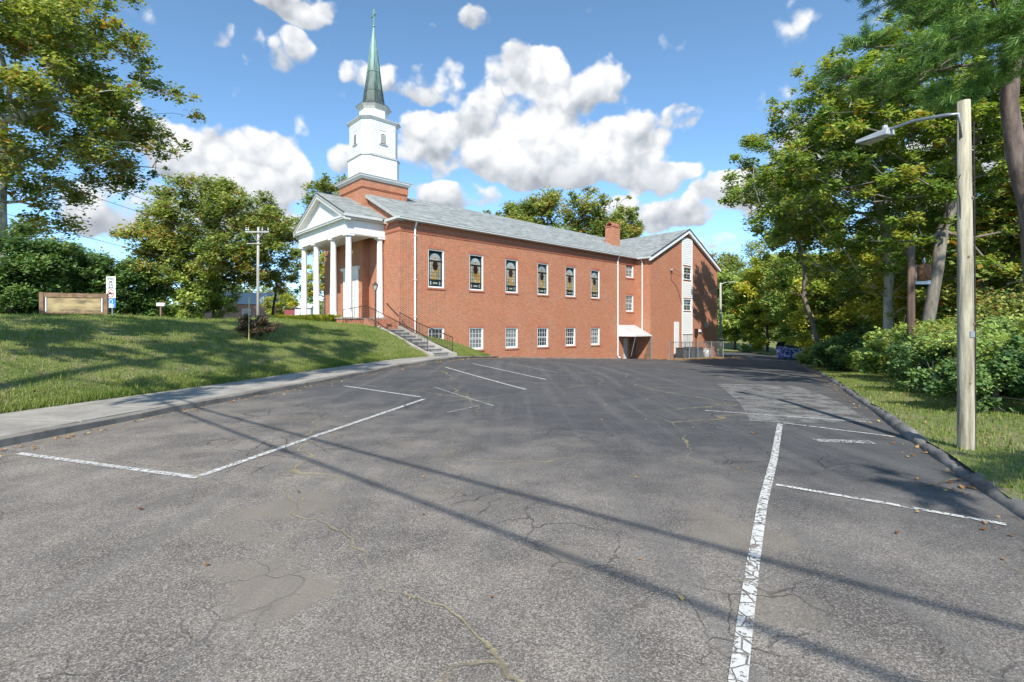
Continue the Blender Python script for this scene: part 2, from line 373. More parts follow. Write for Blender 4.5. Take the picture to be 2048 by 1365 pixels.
def paint_mat(name='road_paint', wear=.40, col=(.66, .65, .61)):
    m, nt, b = newmat(name); t = NT(nt); o = t.obj()
    n = t.noise(o, 26, 6, .72)
    wv = t.node('ShaderNodeTexVoronoi', feature='DISTANCE_TO_EDGE'); t.L.new(o, wv.inputs['Vector']); wv.inputs['Scale'].default_value = 9.0
    cr = t.lin(wv.outputs['Distance'], .012, .05)
    keep = t.m('MULTIPLY', t.lin(n, wear, wear + .07), cr)
    t.put(b.inputs['Base Color'], t.mix(t.noise(o, 5, 4), tuple(c * .75 for c in col), col)); b.inputs['Roughness'].default_value = .8
    tr = t.node('ShaderNodeBsdfTransparent'); mx = t.node('ShaderNodeMixShader'); t.put(mx.inputs[0], keep); t.L.new(tr.outputs[0], mx.inputs[1]); t.L.new(b.outputs[0], mx.inputs[2]); t.L.new(mx.outputs[0], nt.nodes['Material Output'].inputs[0])
    return m
def grass_ground_mat():
    m, nt, b = newmat('lawn_soil'); t = NT(nt); o = t.obj()
    n = t.noise(o, .5, 6, .65); f = t.noise(o, 14, 5, .7); g = t.noise(o, 2.2, 5, .6)
    c = t.mix(t.lin(n, .38, .66), (.10, .15, .03), (.24, .24, .08)); c = t.mix(t.lin(f, .4, .7), c, (.14, .18, .04))
    c = t.mix(t.m('MULTIPLY', t.lin(g, .47, .62), .75), c, (.25, .21, .115))
    t.put(b.inputs['Base Color'], c); b.inputs['Roughness'].default_value = .95; t.bump(f, .9, .06, b); return m
def concrete_mat(name, c1, c2):
    m, nt, b = newmat(name); t = NT(nt); o = t.obj()
    n = t.noise(o, .9, 7, .65); f = t.noise(o, 40, 3)
    c = t.ramp(n, [(.3, c1), (.7, c2)]); c = t.mix(t.m('MULTIPLY', t.lin(f, .55, .75), .35), c, tuple(x * .6 for x in c1))
    d = t.noise(o, 2.4, 6, .75); c = t.mix(t.m('MULTIPLY', t.lin(d, .48, .70), .65), c, tuple(x * .62 for x in c1))
    t.put(b.inputs['Base Color'], c); b.inputs['Roughness'].default_value = .9; t.bump(f, .3, .006, b); return m
def glass_mat(name, col, rough=.06):
    m, nt, b = newmat(name); t = NT(nt); o = t.obj()
    n = t.noise(o, 1.5, 3)
    t.put(b.inputs['Base Color'], t.ramp(n, [(.35, tuple(c * .6 for c in col)), (.65, col)])); b.inputs['Roughness'].default_value = rough; b.inputs['Specular IOR Level'].default_value = .6
    return m
def copper_mat():
    m, nt, b = newmat('verdigris_copper'); t = NT(nt); o = t.obj()
    mp = t.node('ShaderNodeMapping'); t.L.new(o, mp.inputs[0]); mp.inputs['Scale'].default_value = (3.5, 3.5, .35)
    n = t.noise(mp.outputs[0], 1.6, 6, .7); sp = t.node('ShaderNodeSeparateXYZ'); t.L.new(o, sp.inputs[0])
    hgt = t.lin(sp.outputs[2], 17.6, 21.8)
    v = t.m('ADD', n, t.m('MULTIPLY', t.m('SUBTRACT', hgt, .42), .42))
    t.put(b.inputs['Base Color'], t.ramp(v, [(.3, (.045, .05, .045)), (.50, (.075, .115, .10)), (.68, (.17, .28, .245)), (.88, (.25, .38, .34))])); b.inputs['Roughness'].default_value = .6; b.inputs['Metallic'].default_value = .1
    return m
def dumpster_mat():
    m, nt, b = newmat('dumpster_paint'); t = NT(nt); o = t.obj()
    n = t.noise(o, 3.4, 4, .6)
    t.put(b.inputs['Base Color'], t.ramp(n, [(.42, (.02, .04, .22)), (.5, (.06, .10, .42)), (.58, (.5, .55, .75))])); b.inputs['Roughness'].default_value = .45; return m
def plywood_mat():
    m, nt, b = newmat('weathered_board'); t = NT(nt); o = t.obj()
    mp = t.node('ShaderNodeMapping'); t.L.new(o, mp.inputs[0]); mp.inputs['Scale'].default_value = (.5, .5, 1.6)
    n = t.noise(mp.outputs[0], 2.2, 5, .6)
    t.put(b.inputs['Base Color'], t.ramp(n, [(.38, (.14, .11, .06)), (.5, (.34, .25, .12)), (.66, (.46, .35, .18))])); b.inputs['Roughness'].default_value = .7; return m

MAT = dict(
    brick=brick_mat(), soldier=brick_mat('brick_soldier', (.42, .115, .06), (.33, .08, .045), (.44, .26, .17)), shingle=shingle_mat(),
    asphalt=asphalt_mat(), patch=patch_mat(), paint=paint_mat(), paint_faint=paint_mat('road_paint_faded', .45, (.5, .49, .46)),
    lawn=grass_ground_mat(), concrete=concrete_mat('concrete', (.24, .22, .19), (.41, .38, .33)), steps=concrete_mat('step_concrete', (.34, .31, .27), (.47, .44, .39)),
    riser=concrete_mat('step_riser', (.16, .165, .17), (.24, .245, .25)), kerb=concrete_mat('kerb_asphalt', (.07, .068, .066), (.26, .25, .235)), kerbcon=concrete_mat('kerb_concrete', (.15, .13, .11), (.30, .27, .23)),
    white=plain('white_paint', (.78, .78, .77), .45, var=.03, scale=2), trim=plain('grey_trim', (.42, .43, .42), .5, var=.08), gutter=plain('gutter_paint', (.56, .57, .56), .4, var=.06),
    soffit=plain('soffit_paint', (.62, .60, .56), .6, var=.05), roofedge=plain('dark_drip_edge', (.06, .065, .065), .6), metal=plain('galvanised', (.42, .44, .45), .4, .7, .1, 8), iron=plain('dark_iron', (.035, .025, .022), .55, .2),
    bronze=plain('bronze_paint', (.075, .05, .04), .5, .2), cedar=plain('weathered_timber', (.24, .15, .09), .85, 0, .25, 5, .4), polewood=bark_mat('pole_wood', (.17, .145, .10), (.47, .43, .32), 11.0, .10), darkpole=bark_mat('creosote_pole', (.07, .045, .035), (.19, .12, .085), 7.0, .06),
    greypole=bark_mat('grey_pole', (.30, .29, .27), (.48, .46, .42), 7.0, .06),
    board=plywood_mat(), copper=copper_mat(), teal=glass_mat('teal_leaded_glass', (.012, .035, .038), .12), pale=glass_mat('pale_stained_glass', (.42, .40, .30), .25), amber=glass_mat('amber_stained_glass', (.50, .31, .10), .25), ruby=glass_mat('dark_medallion_glass', (.035, .014, .012), .3), lead=plain('lead_came', (.03, .035, .035), .5, .3),
    blueglass=glass_mat('blue_white_glass', (.36, .42, .46), .2), pane=glass_mat('window_glass', (.05, .065, .075), .04), curtain=glass_mat('curtained_glass', (.20, .22, .225), .12), door=plain('door_paint', (.62, .62, .61), .4, var=.03), dark=plain('dark_void', (.012, .012, .012), .9),
    dumpster=dumpster_mat(), lid=plain('black_plastic', (.012, .012, .014), .5), signwhite=plain('sign_white', (.78, .78, .76), .4, var=.02), signblue=plain('sign_blue', (.05, .22, .62), .4, var=.05), signred=plain('sign_red', (.62, .06, .03), .4, var=.05), signblack=plain('sign_black', (.015, .015, .015), .5),
    clay=plain('clay_chimney_cap', (.40, .15, .09), .8, 0, .15), acgreen=plain('condenser_steel', (.045, .058, .06), .5, .3), rust=plain('rusty_steel', (.30, .13, .06), .8, .2, .3, 10), lamp=plain('luminaire_shell', (.45, .47, .48), .4, .2), lens=plain('lamp_glass', (.55, .52, .45), .2), glow=plain('lantern_glass', (.7, .5, .25), .3),
    bark_pale=bark_mat('sycamore_bark', (.20, .18, .15), (.58, .55, .48), 2.2, .5), bark_dark=bark_mat('dark_bark', (.045, .036, .03), (.13, .105, .085)), bark_pine=bark_mat('pine_bark', (.07, .05, .045), (.20, .15, .13)), bark_mid=bark_mat('mid_bark', (.08, .07, .055), (.22, .19, .155)),
    lf_syc=leaf_mat('sycamore_leaf', (0.072, 0.139, 0.028), (0.204, 0.311, 0.055), (0.408, 0.481, 0.099), (.30, .20, .035), .07), lf_oak=leaf_mat('oak_leaf', (0.074, 0.123, 0.035), (0.224, 0.295, 0.070), (0.423, 0.448, 0.122), (.34, .15, .04), .08), lf_dark=leaf_mat('evergreen_leaf', (0.034, 0.080, 0.024), (0.094, 0.176, 0.049), (0.206, 0.315, 0.079), (.10, .15, .05), .02, .2),
    lf_light=leaf_mat('pale_green_leaf', (0.118, 0.203, 0.047), (0.283, 0.396, 0.102), (0.482, 0.571, 0.164), (.32, .26, .06), .05), lf_yel=leaf_mat('yellow_green_leaf', (0.155, 0.232, 0.040), (0.390, 0.449, 0.066), (0.663, 0.640, 0.104), (.40, .22, .04), .08), lf_pine=leaf_mat('pine_needle', (0.055, 0.137, 0.039), (0.146, 0.277, 0.070), (0.269, 0.396, 0.102), (.2, .18, .05), .03, .25),
    lf_maroon=leaf_mat('bronze_shrub_leaf', (.05, .035, .024), (.15, .095, .06), (.26, .18, .11), (.12, .16, .04), .15, .2), lf_fallen=leaf_mat('fallen_leaf_brown', (.13, .055, .02), (.30, .155, .05), (.46, .30, .10), (.5, .4, .15), .1, .15), blade=leaf_mat('grass_blade', (.09, .15, .025), (.185, .25, .05), (.34, .35, .12), (.27, .22, .10), .09, .3),
    pink=brick_mat('pink_house_brick', (.42, .20, .16), (.34, .15, .12), (.5, .4, .36)), redpaint=plain('red_barn_paint', (.28, .06, .065), .6), hill=None,
)
def hill_mat():
    m, nt, b = newmat('wooded_hill'); t = NT(nt); o = t.obj(); n = t.noise(o, .06, 8, .7); v = t.noise(o, .5, 4, .7)
    c = t.ramp(n, [(.3, (.05, .075, .03)), (.5, (.09, .11, .045)), (.7, (.15, .13, .06))]); c = t.mix(t.lin(v, .4, .7), c, (.035, .05, .025))
    t.put(b.inputs['Base Color'], c); b.inputs['Roughness'].default_value = 1.0; t.bump(v, 1.0, 3.0, b); return m
MAT['hill'] = hill_mat()

# ------------------------------------------------------------------ ground, lot, kerbs, lawn
def spline(pts, step):
    P = [np.array(p, float) for p in pts]; P = [2 * P[0] - P[1]] + P + [2 * P[-1] - P[-2]]
    out = []
    for i in range(1, len(P) - 2):
        n = max(2, int(np.linalg.norm(P[i + 1] - P[i]) / step))
        for k in range(n):
            t = k / n; a, b, c, d = P[i - 1], P[i], P[i + 1], P[i + 2]
            out.append(.5 * ((2 * b) + (-a + c) * t + (2 * a - 5 * b + 4 * c - d) * t * t + (-a + 3 * b - 3 * c + d) * t ** 3))
    out.append(P[-2]); return np.array(out)
def normals_left(L):
    d = np.gradient(L, axis=0); d /= np.linalg.norm(d, axis=1)[:, None]; return np.stack([-d[:, 1], d[:, 0]], 1)

gx = np.concatenate([np.linspace(-900, -60, 15), np.linspace(-45, 70, 60), np.linspace(90, 900, 15)]); gy = np.concatenate([np.linspace(-300, -40, 8), np.linspace(-30, 100, 66), np.linspace(120, 1500, 20)])
def grid_faces(n, m): 
    i, j = np.meshgrid(np.arange(n - 1), np.arange(m - 1), indexing='ij'); a = (i * m + j).ravel(); return np.stack([a, a + m, a + m + 1, a + 1], 1)
GX, GY = np.meshgrid(gx, gy, indexing='ij')
V = np.stack([GX, GY, zlot(GX, GY) - .35], -1).reshape(-1, 3)
tag(mesh_np('ground', V, grid_faces(len(gx), len(gy)), MAT['lawn'], smooth=True), kind='structure')
lx = np.linspace(-30, 46, 153); ly = np.linspace(-22, 92, 229); LX, LY = np.meshgrid(lx, ly, indexing='ij')
V = np.stack([LX, LY, zlot(LX, LY)], -1).reshape(-1, 3)
lot = tag(mesh_np('parking_lot', V, grid_faces(len(lx), len(ly)), MAT['asphalt'], smooth=True), kind='structure')

KL = spline([(-8.6, -22), (-8.0, 0), (-7.45, 7.2), (-6.87, 10.9), (-6.08, 14.2), (-4.55, 19.7), (-2.75, 24.9), (-1.7, 30.5), (-1.0, 35.6)], .5)
NL = normals_left(KL); ZL = zlot(KL[:, 0], KL[:, 1])
SW = np.interp(KL[:, 1], [0, 8, 16, 22, 26, 30, 35.6], [2.5, 2.4, 2.0, 1.7, 1.3, 1.0, .6])
def lawn_z(x, y, d, zk, sw):
    t = np.clip((d - sw) / 8.6, 0, 1)
    pl = 2.12 + .012 * np.clip(d - 9, 0, 60)
    z = (zk + .13) * (1 - t) ** 2 + pl * (1 - (1 - t) ** 2)
    z = z + (.05 * np.sin(x * .9 + y * .5) + .04 * np.sin(y * 1.3 - x * .4)) * np.clip(t * 3, 0, 1)
    u = (x - OX) * UN.x + (y - OY) * UN.y; v = (x - OX) * VN.x + (y - OY) * VN.y
    st = .20 + (-5.9 - v) * -.25                       # keep the lawn below the stair
    inst = (u > -1.95) & (u < .02) & (v > -6.2) & (v < 1.6)
    z = np.where(inst, np.minimum(z, np.clip(st - .05, -.2, 1.35)), z)
    inch = (u > -3.2) & (v > 1.2) & (u < 45)
    return np.where(inch, np.minimum(z, 2.15), z)
dd = np.concatenate([np.linspace(0, 14, 57), np.linspace(15, 40, 20), np.linspace(45, 140, 12)])
def lawn_points():
    sw = SW[:, None]; d = dd[None, :] + sw - .02
    x = KL[:, 0][:, None] + NL[:, 0][:, None] * d; y = KL[:, 1][:, None] + NL[:, 1][:, None] * d
    return np.stack([x, y, lawn_z(x, y, d, ZL[:, None], sw)], -1)
LP = lawn_points()
tag(mesh_np('lawn', LP.reshape(-1, 3), grid_faces(*LP.shape[:2]), MAT['lawn'], smooth=True), kind='structure')
def lawn_at(x, y):
    i = int(np.argmin((KL[:, 0] - x) ** 2 + (KL[:, 1] - y) ** 2)); d = math.hypot(KL[i, 0] - x, KL[i, 1] - y)
    return float(lawn_z(np.float64(x), np.float64(y), d, ZL[i], SW[i]))
# sidewalk slabs
swalk = tag(empty('sidewalk'), kind='structure')
i0 = 0; step = 3
while i0 + step < len(KL):
    i1 = i0 + step; mb = MB(); g = .012
    ring = []
    for i, e in ((i0, g), (i1, -g)):
        t = (KL[min(i + 1, len(KL) - 1)] - KL[max(i - 1, 0)]); t = t / np.linalg.norm(t)
        for d in (.16, SW[i] + .05):
            p = KL[i] + NL[i] * d + t * e; ring.append((p[0], p[1], ZL[i] + .135 + .006 * math.sin(i * 1.7)))
    top = [ring[0], ring[2], ring[3], ring[1]]; bot = [(a, b, c - .2) for a, b, c in top]
    mb.hexa(bot, top).build('slab', MAT['concrete'], swalk, bevel=.008); i0 = i1
# kerb of the sidewalk
kb = tag(empty('kerb'), kind='structure')
i0 = 0
while i0 + 6 < len(KL):
    mb = MB(); sec = []
    for i in range(i0, i0 + 7):
        w = .012 * math.sin(i * 2.3)
        a = KL[i] + NL[i] * (0.0 + w); b2 = KL[i] + NL[i] * .155; z = ZL[i] + .125 + .012 * math.sin(i * 1.1)
        sec.append([(a[0], a[1], ZL[i] - .1), (a[0], a[1], z - .02), (a[0] + NL[i][0] * .02, a[1] + NL[i][1] * .02, z), (b2[0], b2[1], z), (b2[0], b2[1], ZL[i] - .1)])
    vs = [p for s in sec for p in s]; fs = []
    for i in range(6):
        for k in range(4): a = i * 5 + k; fs.append((a, a + 5, a + 6, a + 1))
    fs += [(0, 1, 2, 3, 4), (34, 33, 32, 31, 30)]
    mb.add(vs, fs).build('kerb_stone', MAT['kerbcon'], kb); i0 += 6

# right kerb (rolled asphalt berm) and verge
KRpx = [(2048, 1046), (1960, 985), (1880, 925), (1820, 880), (1760, 835), (1700, 790), (1660, 762), (1630, 745), (1605, 733)]
kr = [on_lot(*p) for p in KRpx]; kr = [(p.x, p.y) for p in kr]
d0 = np.array(kr[0]) - np.array(kr[3]); d0 /= np.linalg.norm(d0)
kr = [tuple(np.array(kr[0]) + d0 * 26), tuple(np.array(kr[0]) + d0 * 8)] + kr
end = np.array(kr[-1]) - np.array(kr[-3]); end /= np.linalg.norm(end); kr.append(tuple(np.array(kr[-1]) + end * 16)); kr.append(tuple(np.array(kr[-1]) + end * 25 + np.array((-6, 4))))
KR = spline(kr, .4); NR = -normals_left(KR); ZR = zlot(KR[:, 0], KR[:, 1])
prof = [(-.02, -.05), (.0, .03), (.03, .085), (.09, .115), (.16, .118), (.22, .09), (.26, .03), (.28, -.1)]
n = len(prof); lim = int(len(KR) * .8); ts = np.arange(0, lim - 1, .22)
kx = np.interp(ts, np.arange(len(KR)), KR[:, 0]); ky = np.interp(ts, np.arange(len(KR)), KR[:, 1]); nx_ = np.interp(ts, np.arange(len(KR)), NR[:, 0]); ny_ = np.interp(ts, np.arange(len(KR)), NR[:, 1])
vs = []; hs = 1.0
for i in range(len(ts)):
    hs += (.74 - hs) * .12 + .075 * rng.normal(); gap = .55 if i % 17 == 0 else 1.0; wob = .02 * math.sin(i * .09) + .004 * rng.normal()
    for (a, h) in prof:
        e = (a - .12) * .8 + .1 + wob + .005 * rng.normal(); X_, Y_ = kx[i] + nx_[i] * e, ky[i] + ny_[i] * e
        vs.append((X_, Y_, float(zlot(X_, Y_)) + (h * hs * gap + .007 * rng.normal() if h > 0 else h)))
fs = [(i * n + k, i * n + k + 1, (i + 1) * n + k + 1, (i + 1) * n + k) for i in range(len(ts) - 1) for k in range(n - 1)]
tag(mesh_np('asphalt_kerb', vs, fs, MAT['kerb'], smooth=True), kind='structure')
dv = np.concatenate([np.linspace(.10, 8, 30), np.linspace(9, 90, 25)])
def verge_z(d, zk, x, y): return zk + .085 + .02 * np.minimum(d, 3) - .10 * np.clip(d - 4.5, 0, 14) + .03 * np.sin(x * 1.4 + y)
d = dv[None, :]; x = KR[:, 0][:, None] + NR[:, 0][:, None] * d; y = KR[:, 1][:, None] + NR[:, 1][:, None] * d
VP = np.stack([x, y, verge_z(d, ZR[:, None], x, y)], -1)
tag(mesh_np('verge', VP.reshape(-1, 3), grid_faces(*VP.shape[:2]), MAT['lawn'], smooth=True), kind='structure')
def verge_at(x, y):
    i = int(np.argmin((KR[:, 0] - x) ** 2 + (KR[:, 1] - y) ** 2)); d = math.hypot(KR[i, 0] - x, KR[i, 1] - y)
    return float(verge_z(d, ZR[i], x, y))
# woodland floor behind the drive
bx = np.linspace(8, 130, 40); by = np.linspace(0, 60, 20); BX, BY = np.meshgrid(bx, by, indexing='ij')
yy = 74 + BY + .05 * (BX - 20)
V = np.stack([BX, yy, zlot(BX, yy) + .12 + np.clip(BY, 0, 60) * .06], -1).reshape(-1, 3)
tag(mesh_np('woodland_floor', V, grid_faces(40, 20), MAT['lawn'], smooth=True), kind='structure')
# hills
def hill(cx, cy, rx, ry, h, name='hill'):
    n, m = 60, 24; a = np.linspace(0, 2 * np.pi, n); r = np.linspace(0, 1, m); A, RR = np.meshgrid(a, r, indexing='ij')
    X = cx + rx * RR * np.cos(A); Y = cy + ry * RR * np.sin(A)
    Z = h * (np.cos(np.clip(RR, 0, 1) * np.pi) * .5 + .5) * (1 + .18 * np.sin(X * .013 + 1) + .1 * np.sin(Y * .021 + X * .03)) + 1.8 * np.sin(X * .31) * np.sin(Y * .27) * (1 - RR) - 4
    tag(mesh_np(name, np.stack([X, Y, Z], -1).reshape(-1, 3), grid_faces(n, m), MAT['hill'], smooth=True), kind='structure')
hill(330, 560, 260, 160, 88); hill(520, 420, 260, 200, 80); hill(-240, 620, 300, 160, 42); hill(-600, 600, 300, 200, 60); hill(60, 900, 420, 150, 60)

# markings: every painted line is a part of the lot
def strip(pts, w, mat, name, dz=.006):
    P = [on_lot(*p) for p in pts]
    Q = []
    for a, b in zip(P[:-1], P[1:]):
        n = max(2, int((b - a).length / .5))
        Q += [a.lerp(b, k / n) for k in range(n)]
    Q.append(P[-1]); vs = []
    for i, p in enumerate(Q):
        d = (Q[min(i + 1, len(Q) - 1)] - Q[max(i - 1, 0)]); d.z = 0; d.normalize(); nx, ny = -d.y * w / 2, d.x * w / 2
        for s in (-1, 1):
            x, y = p.x + s * nx, p.y + s * ny; vs.append((x, y, float(zlot(x, y)) + dz + .004))
    mesh_np(name, vs, [(2 * i, 2 * i + 1, 2 * i + 3, 2 * i + 2) for i in range(len(Q) - 1)], mat, lot)
for pts, w, f in [([(35, 908), (210, 932), (396, 957)], .095, 0), ([(402, 953), (620, 877), (848, 799)], .10, 0), ([(690, 773), (842, 795)], .085, 0), ([(868, 775), (988, 813)], .06, 1), ([(890, 735), (1052, 780)], .085, 0), ([(945, 728), (1092, 760)], .08, 0),
                  ([(985, 723), (1115, 746)], .07, 1), ([(1060, 721), (1190, 736)], .07, 1), ([(1120, 721), (1255, 730)], .07, 1), ([(1190, 722), (1300, 727)], .08, 0), ([(1290, 724), (1345, 727)], .1, 0),
                  ([(1560, 849), (1548, 920), (1525, 1010), (1506, 1130), (1490, 1250), (1476, 1365), (1465, 1480)], .088, 0), ([(1552, 971), (1780, 1010), (2012, 1051)], .07, 0), ([(1566, 847), (1790, 875)], .06, 0), ([(1410, 822), (1744, 846)], .06, 0), ([(1446, 800), (1735, 818)], .05, 1), ([(1440, 771), (1690, 788)], .06, 1), ([(1480, 841), (1560, 846)], .05, 1),
                  ([(895, 826), (960, 812)], .06, 1), ([(1630, 882), (1745, 886)], .22, 1)]:
    strip(pts, w, MAT['paint_faint'] if f else MAT['paint'], 'painted_line')
pp = [on_lot(*p) for p in [(1432, 768), (1590, 772), (1668, 800), (1742, 842), (1620, 848), (1500, 843), (1478, 805)]]
def fill_patch(P, mat, name, dz):
    c = sum(P, Vector()) / len(P); vs = []; rings = 10
    P2 = []
    for a, b in zip(P, P[1:] + P[:1]): P2 += [a.lerp(b, k / 6) for k in range(6)]
    for r in range(rings + 1):
        for p in P2:
            q = c.lerp(p, r / rings); vs.append((q.x, q.y, float(zlot(q.x, q.y)) + dz))
    n = len(P2); mesh_np(name, vs, [(r * n + k, r * n + (k + 1) % n, (r + 1) * n + (k + 1) % n, (r + 1) * n + k) for r in range(rings) for k in range(n)], mat, lot)
fill_patch(pp, MAT['patch'], 'worn_patch', .005)

# ------------------------------------------------------------------ church
church = tag(empty('church', (OX, OY, 0), math.atan2(UN.y, UN.x)), 'red brick church with white steeple, columned portico and grey shingle roof', 'church')
LEN = 26.06; WID = 11.6; MID = WID / 2; EAVE = 8.66; RIDGE = 11.57; WU0, WU1, WV = 26.06, 40.3, -1.70; WEAVE = 8.55; WRIDGE = 11.95; WMID = (WU0 + WU1) / 2
def wall_open(axis, c, a0, a1, z0, z1, opens, depth, inward, name, mat=None, top=None, parent=church):
    """a wall plane with openings: axis 'v' = plane of constant v running along u, axis 'u' = plane of constant u"""
    mb = MB(); As = sorted({a0, a1, *[o[0] for o in opens], *[o[1] for o in opens]}); Zs = sorted({z0, z1, *[o[2] for o in opens], *[o[3] for o in opens]})
    P = (lambda a, z, e=0: (a, c + inward * e, z)) if axis == 'v' else (lambda a, z, e=0: (c + inward * e, a, z))
    for i in range(len(As) - 1):
        for j in range(len(Zs) - 1):
            am, zm = (As[i] + As[i + 1]) / 2, (Zs[j] + Zs[j + 1]) / 2
            if any(o[0] < am < o[1] and o[2] < zm < o[3] for o in opens): continue
            mb.add([P(As[i], Zs[j]), P(As[i + 1], Zs[j]), P(As[i + 1], Zs[j + 1]), P(As[i], Zs[j + 1])], [(0, 1, 2, 3)])
    for (x0, x1, y0, y1) in opens:
        for q in ([(x0, y0), (x1, y0)], [(x1, y0), (x1, y1)], [(x1, y1), (x0, y1)], [(x0, y1), (x0, y0)]):
            (p, r), (s, t) = q; mb.add([P(p, r), P(s, t), P(s, t, depth), P(p, r, depth)], [(0, 1, 2, 3)])
    if top: mb.add([P(a0, z1), P(a1, z1), P((a0 + a1) / 2, top)], [(0, 1, 2)])
    return mb.build(name, mat or MAT['brick'], parent)
UPW = [(2.06 + 3.41 * i, 3.34 + 3.41 * i, 4.38, 6.91) for i in range(6)]
LOW = [(2.06 + 3.41 * i, 3.34 + 3.41 * i, .21, 1.75) for i in range(6)]
RET = [(24.50, 25.80, 6.59, 8.15), (24.50, 25.80, 3.30, 4.92)]
DOORO = [(24.1, 25.0, -1.4, .75)]
wall_open('v', 0, 0, LEN, -1.6, EAVE, UPW + LOW + RET + DOORO, .22, 1, 'side_wall')
wall_open('v', WID, 0, LEN, -1.6, EAVE, [], .2, -1, 'side_wall')
TV0, TV1, TU0, TU1 = MID - 1.72, MID + 1.72, -.49, 3.0      # brick tower
wall_open('u', 0, 0, TV0, -1.0, EAVE, [], .2, 1, 'front_wall'); wall_open('u', 0, TV1, WID, -1.0, EAVE, [], .2, 1, 'front_wall')
MB().add([(0, 0, EAVE), (0, TV0 + .01, EAVE), (0, TV0 + .01, EAVE + (RIDGE - EAVE) * (TV0 / MID))], [(0, 2, 1)]).build('gable_wall', MAT['brick'], church); mb = MB(); mb.add([(0, WID, EAVE), (0, TV1 - .01, EAVE), (0, TV1 - .01, EAVE + (RIDGE - EAVE) * (TV0 / MID))], [(0, 1, 2)]); mb.build('gable_wall', MAT['brick'], church)
# wing
wc = WU0 + 7.13
WWIN = [(wc - .87, wc + .87, 6.78, 8.14), (wc - .87, wc + .87, 3.5, 4.78)]
wall_open('v', WV, WU0, WU1, -2.2, WEAVE, WWIN, .22, 1, 'wing_wall', top=WRIDGE)
wall_open('u', WU0, WV, 0, -2.2, WEAVE, [], .2, 1, 'wing_wall'); wall_open('u', WU1, WV, 13.5, -2.2, WEAVE, [], .2, -1, 'wing_wall'); wall_open('v', 13.5, WU0, WU1, -2.2, WEAVE, [], .2, -1, 'wing_wall', top=WRIDGE)
# corbelled brick frieze
def frieze(a0, a1, axis, c, out, base=EAVE):
    for (z0, z1, e, mt) in ((base - .86, base - .80, .03, 'brick'), (base - .80, base - .56, .045, 'soldier'), (base - .56, base - .50, .075, 'brick'), (base - .49, base - .42, .10, 'brick'), (base - .41, base - .02, .06, 'soldier')):
        mb = MB(); p = c + out * e; lo, hi = min(p, c - out * .003), max(p, c - out * .003)
        (mb.box(a0, a1, lo, hi, z0, z1) if axis == 'v' else mb.box(lo, hi, a0, a1, z0, z1)); mb.build('corbel_course', MAT[mt], church)
frieze(-.03, LEN - .02, 'v', 0, -1); frieze(.0, TV0 - .3, 'u', 0, -1)
# roofs
sl = (RIDGE - EAVE) / (MID)
def roof_slab(quad, th, name, mat, parent=church):
    mb = MB(); top = [Vector(q) for q in quad]; mb.hexa([q - Vector((0, 0, th)) for q in top], top); return mb.build(name, mat, parent)
OV = .36
zE = EAVE + .16 - OV * sl
roof = roof_slab([(-.25, -OV, zE), (WU0 + 7.1, -OV, zE), (WU0 + 7.1, MID, RIDGE + .16), (-.25, MID, RIDGE + .16)], .12, 'roof', MAT['shingle'])
roof_slab([(-.25, MID, RIDGE + .16), (WU0 + 7, MID, RIDGE + .16), (WU0 + 7, WID + OV, zE), (-.25, WID + OV, zE)], .12, 'roof', MAT['shingle'])
wsl = (WRIDGE - WEAVE) / (WMID - WU0); WO = .32; wz = WEAVE + .16 - WO * wsl
roof_slab([(WU0 - WO, 13.7, wz), (WU0 - WO, WV - .28, wz), (WMID, WV - .28, WRIDGE + .16), (WMID, 13.7, WRIDGE + .16)], .12, 'wing_roof', MAT['shingle'])
roof_slab([(WMID, 13.7, WRIDGE + .16), (WMID, WV - .28, WRIDGE + .16), (WU1 + WO, WV - .28, wz), (WU1 + WO, 13.7, wz)], .12, 'wing_roof', MAT['shingle'])
# rake boards of the wing gable, dark drip edge above
for s, ue in ((-1, WU0 - WO), (1, WU1 + WO)):
    a = Vector((ue, WV - .30, wz - .10)); b2 = Vector((WMID, WV - .30, WRIDGE + .05))
    MB().hexa([a - Vector((0, 0, .30)), b2 - Vector((0, 0, .30)), b2 + Vector((0, .27, -.30)), a + Vector((0, .27, -.30))], [a, b2, b2 + Vector((0, .27, 0)), a + Vector((0, .27, 0))]).build('rake_board', MAT['white'], church)
    MB().bar(a + Vector((0, -.02, .10)), b2 + Vector((0, -.02, .10)), .06, .10).build('drip_edge', MAT['roofedge'], church)
# front rake of the main gable
for s, ve in ((-1, -OV), (1, WID + OV)):
    a = Vector((-.27, ve, zE - .05)); b2 = Vector((-.27, MID, RIDGE + .11))
    MB().hexa([a - Vector((0, 0, .24)), b2 - Vector((0, 0, .24)), b2 + Vector((.24, 0, -.24)), a + Vector((.24, 0, -.24))], [a, b2, b2 + Vector((.24, 0, 0)), a + Vector((.24, 0, 0))]).build('rake_board', MAT['trim'], church)
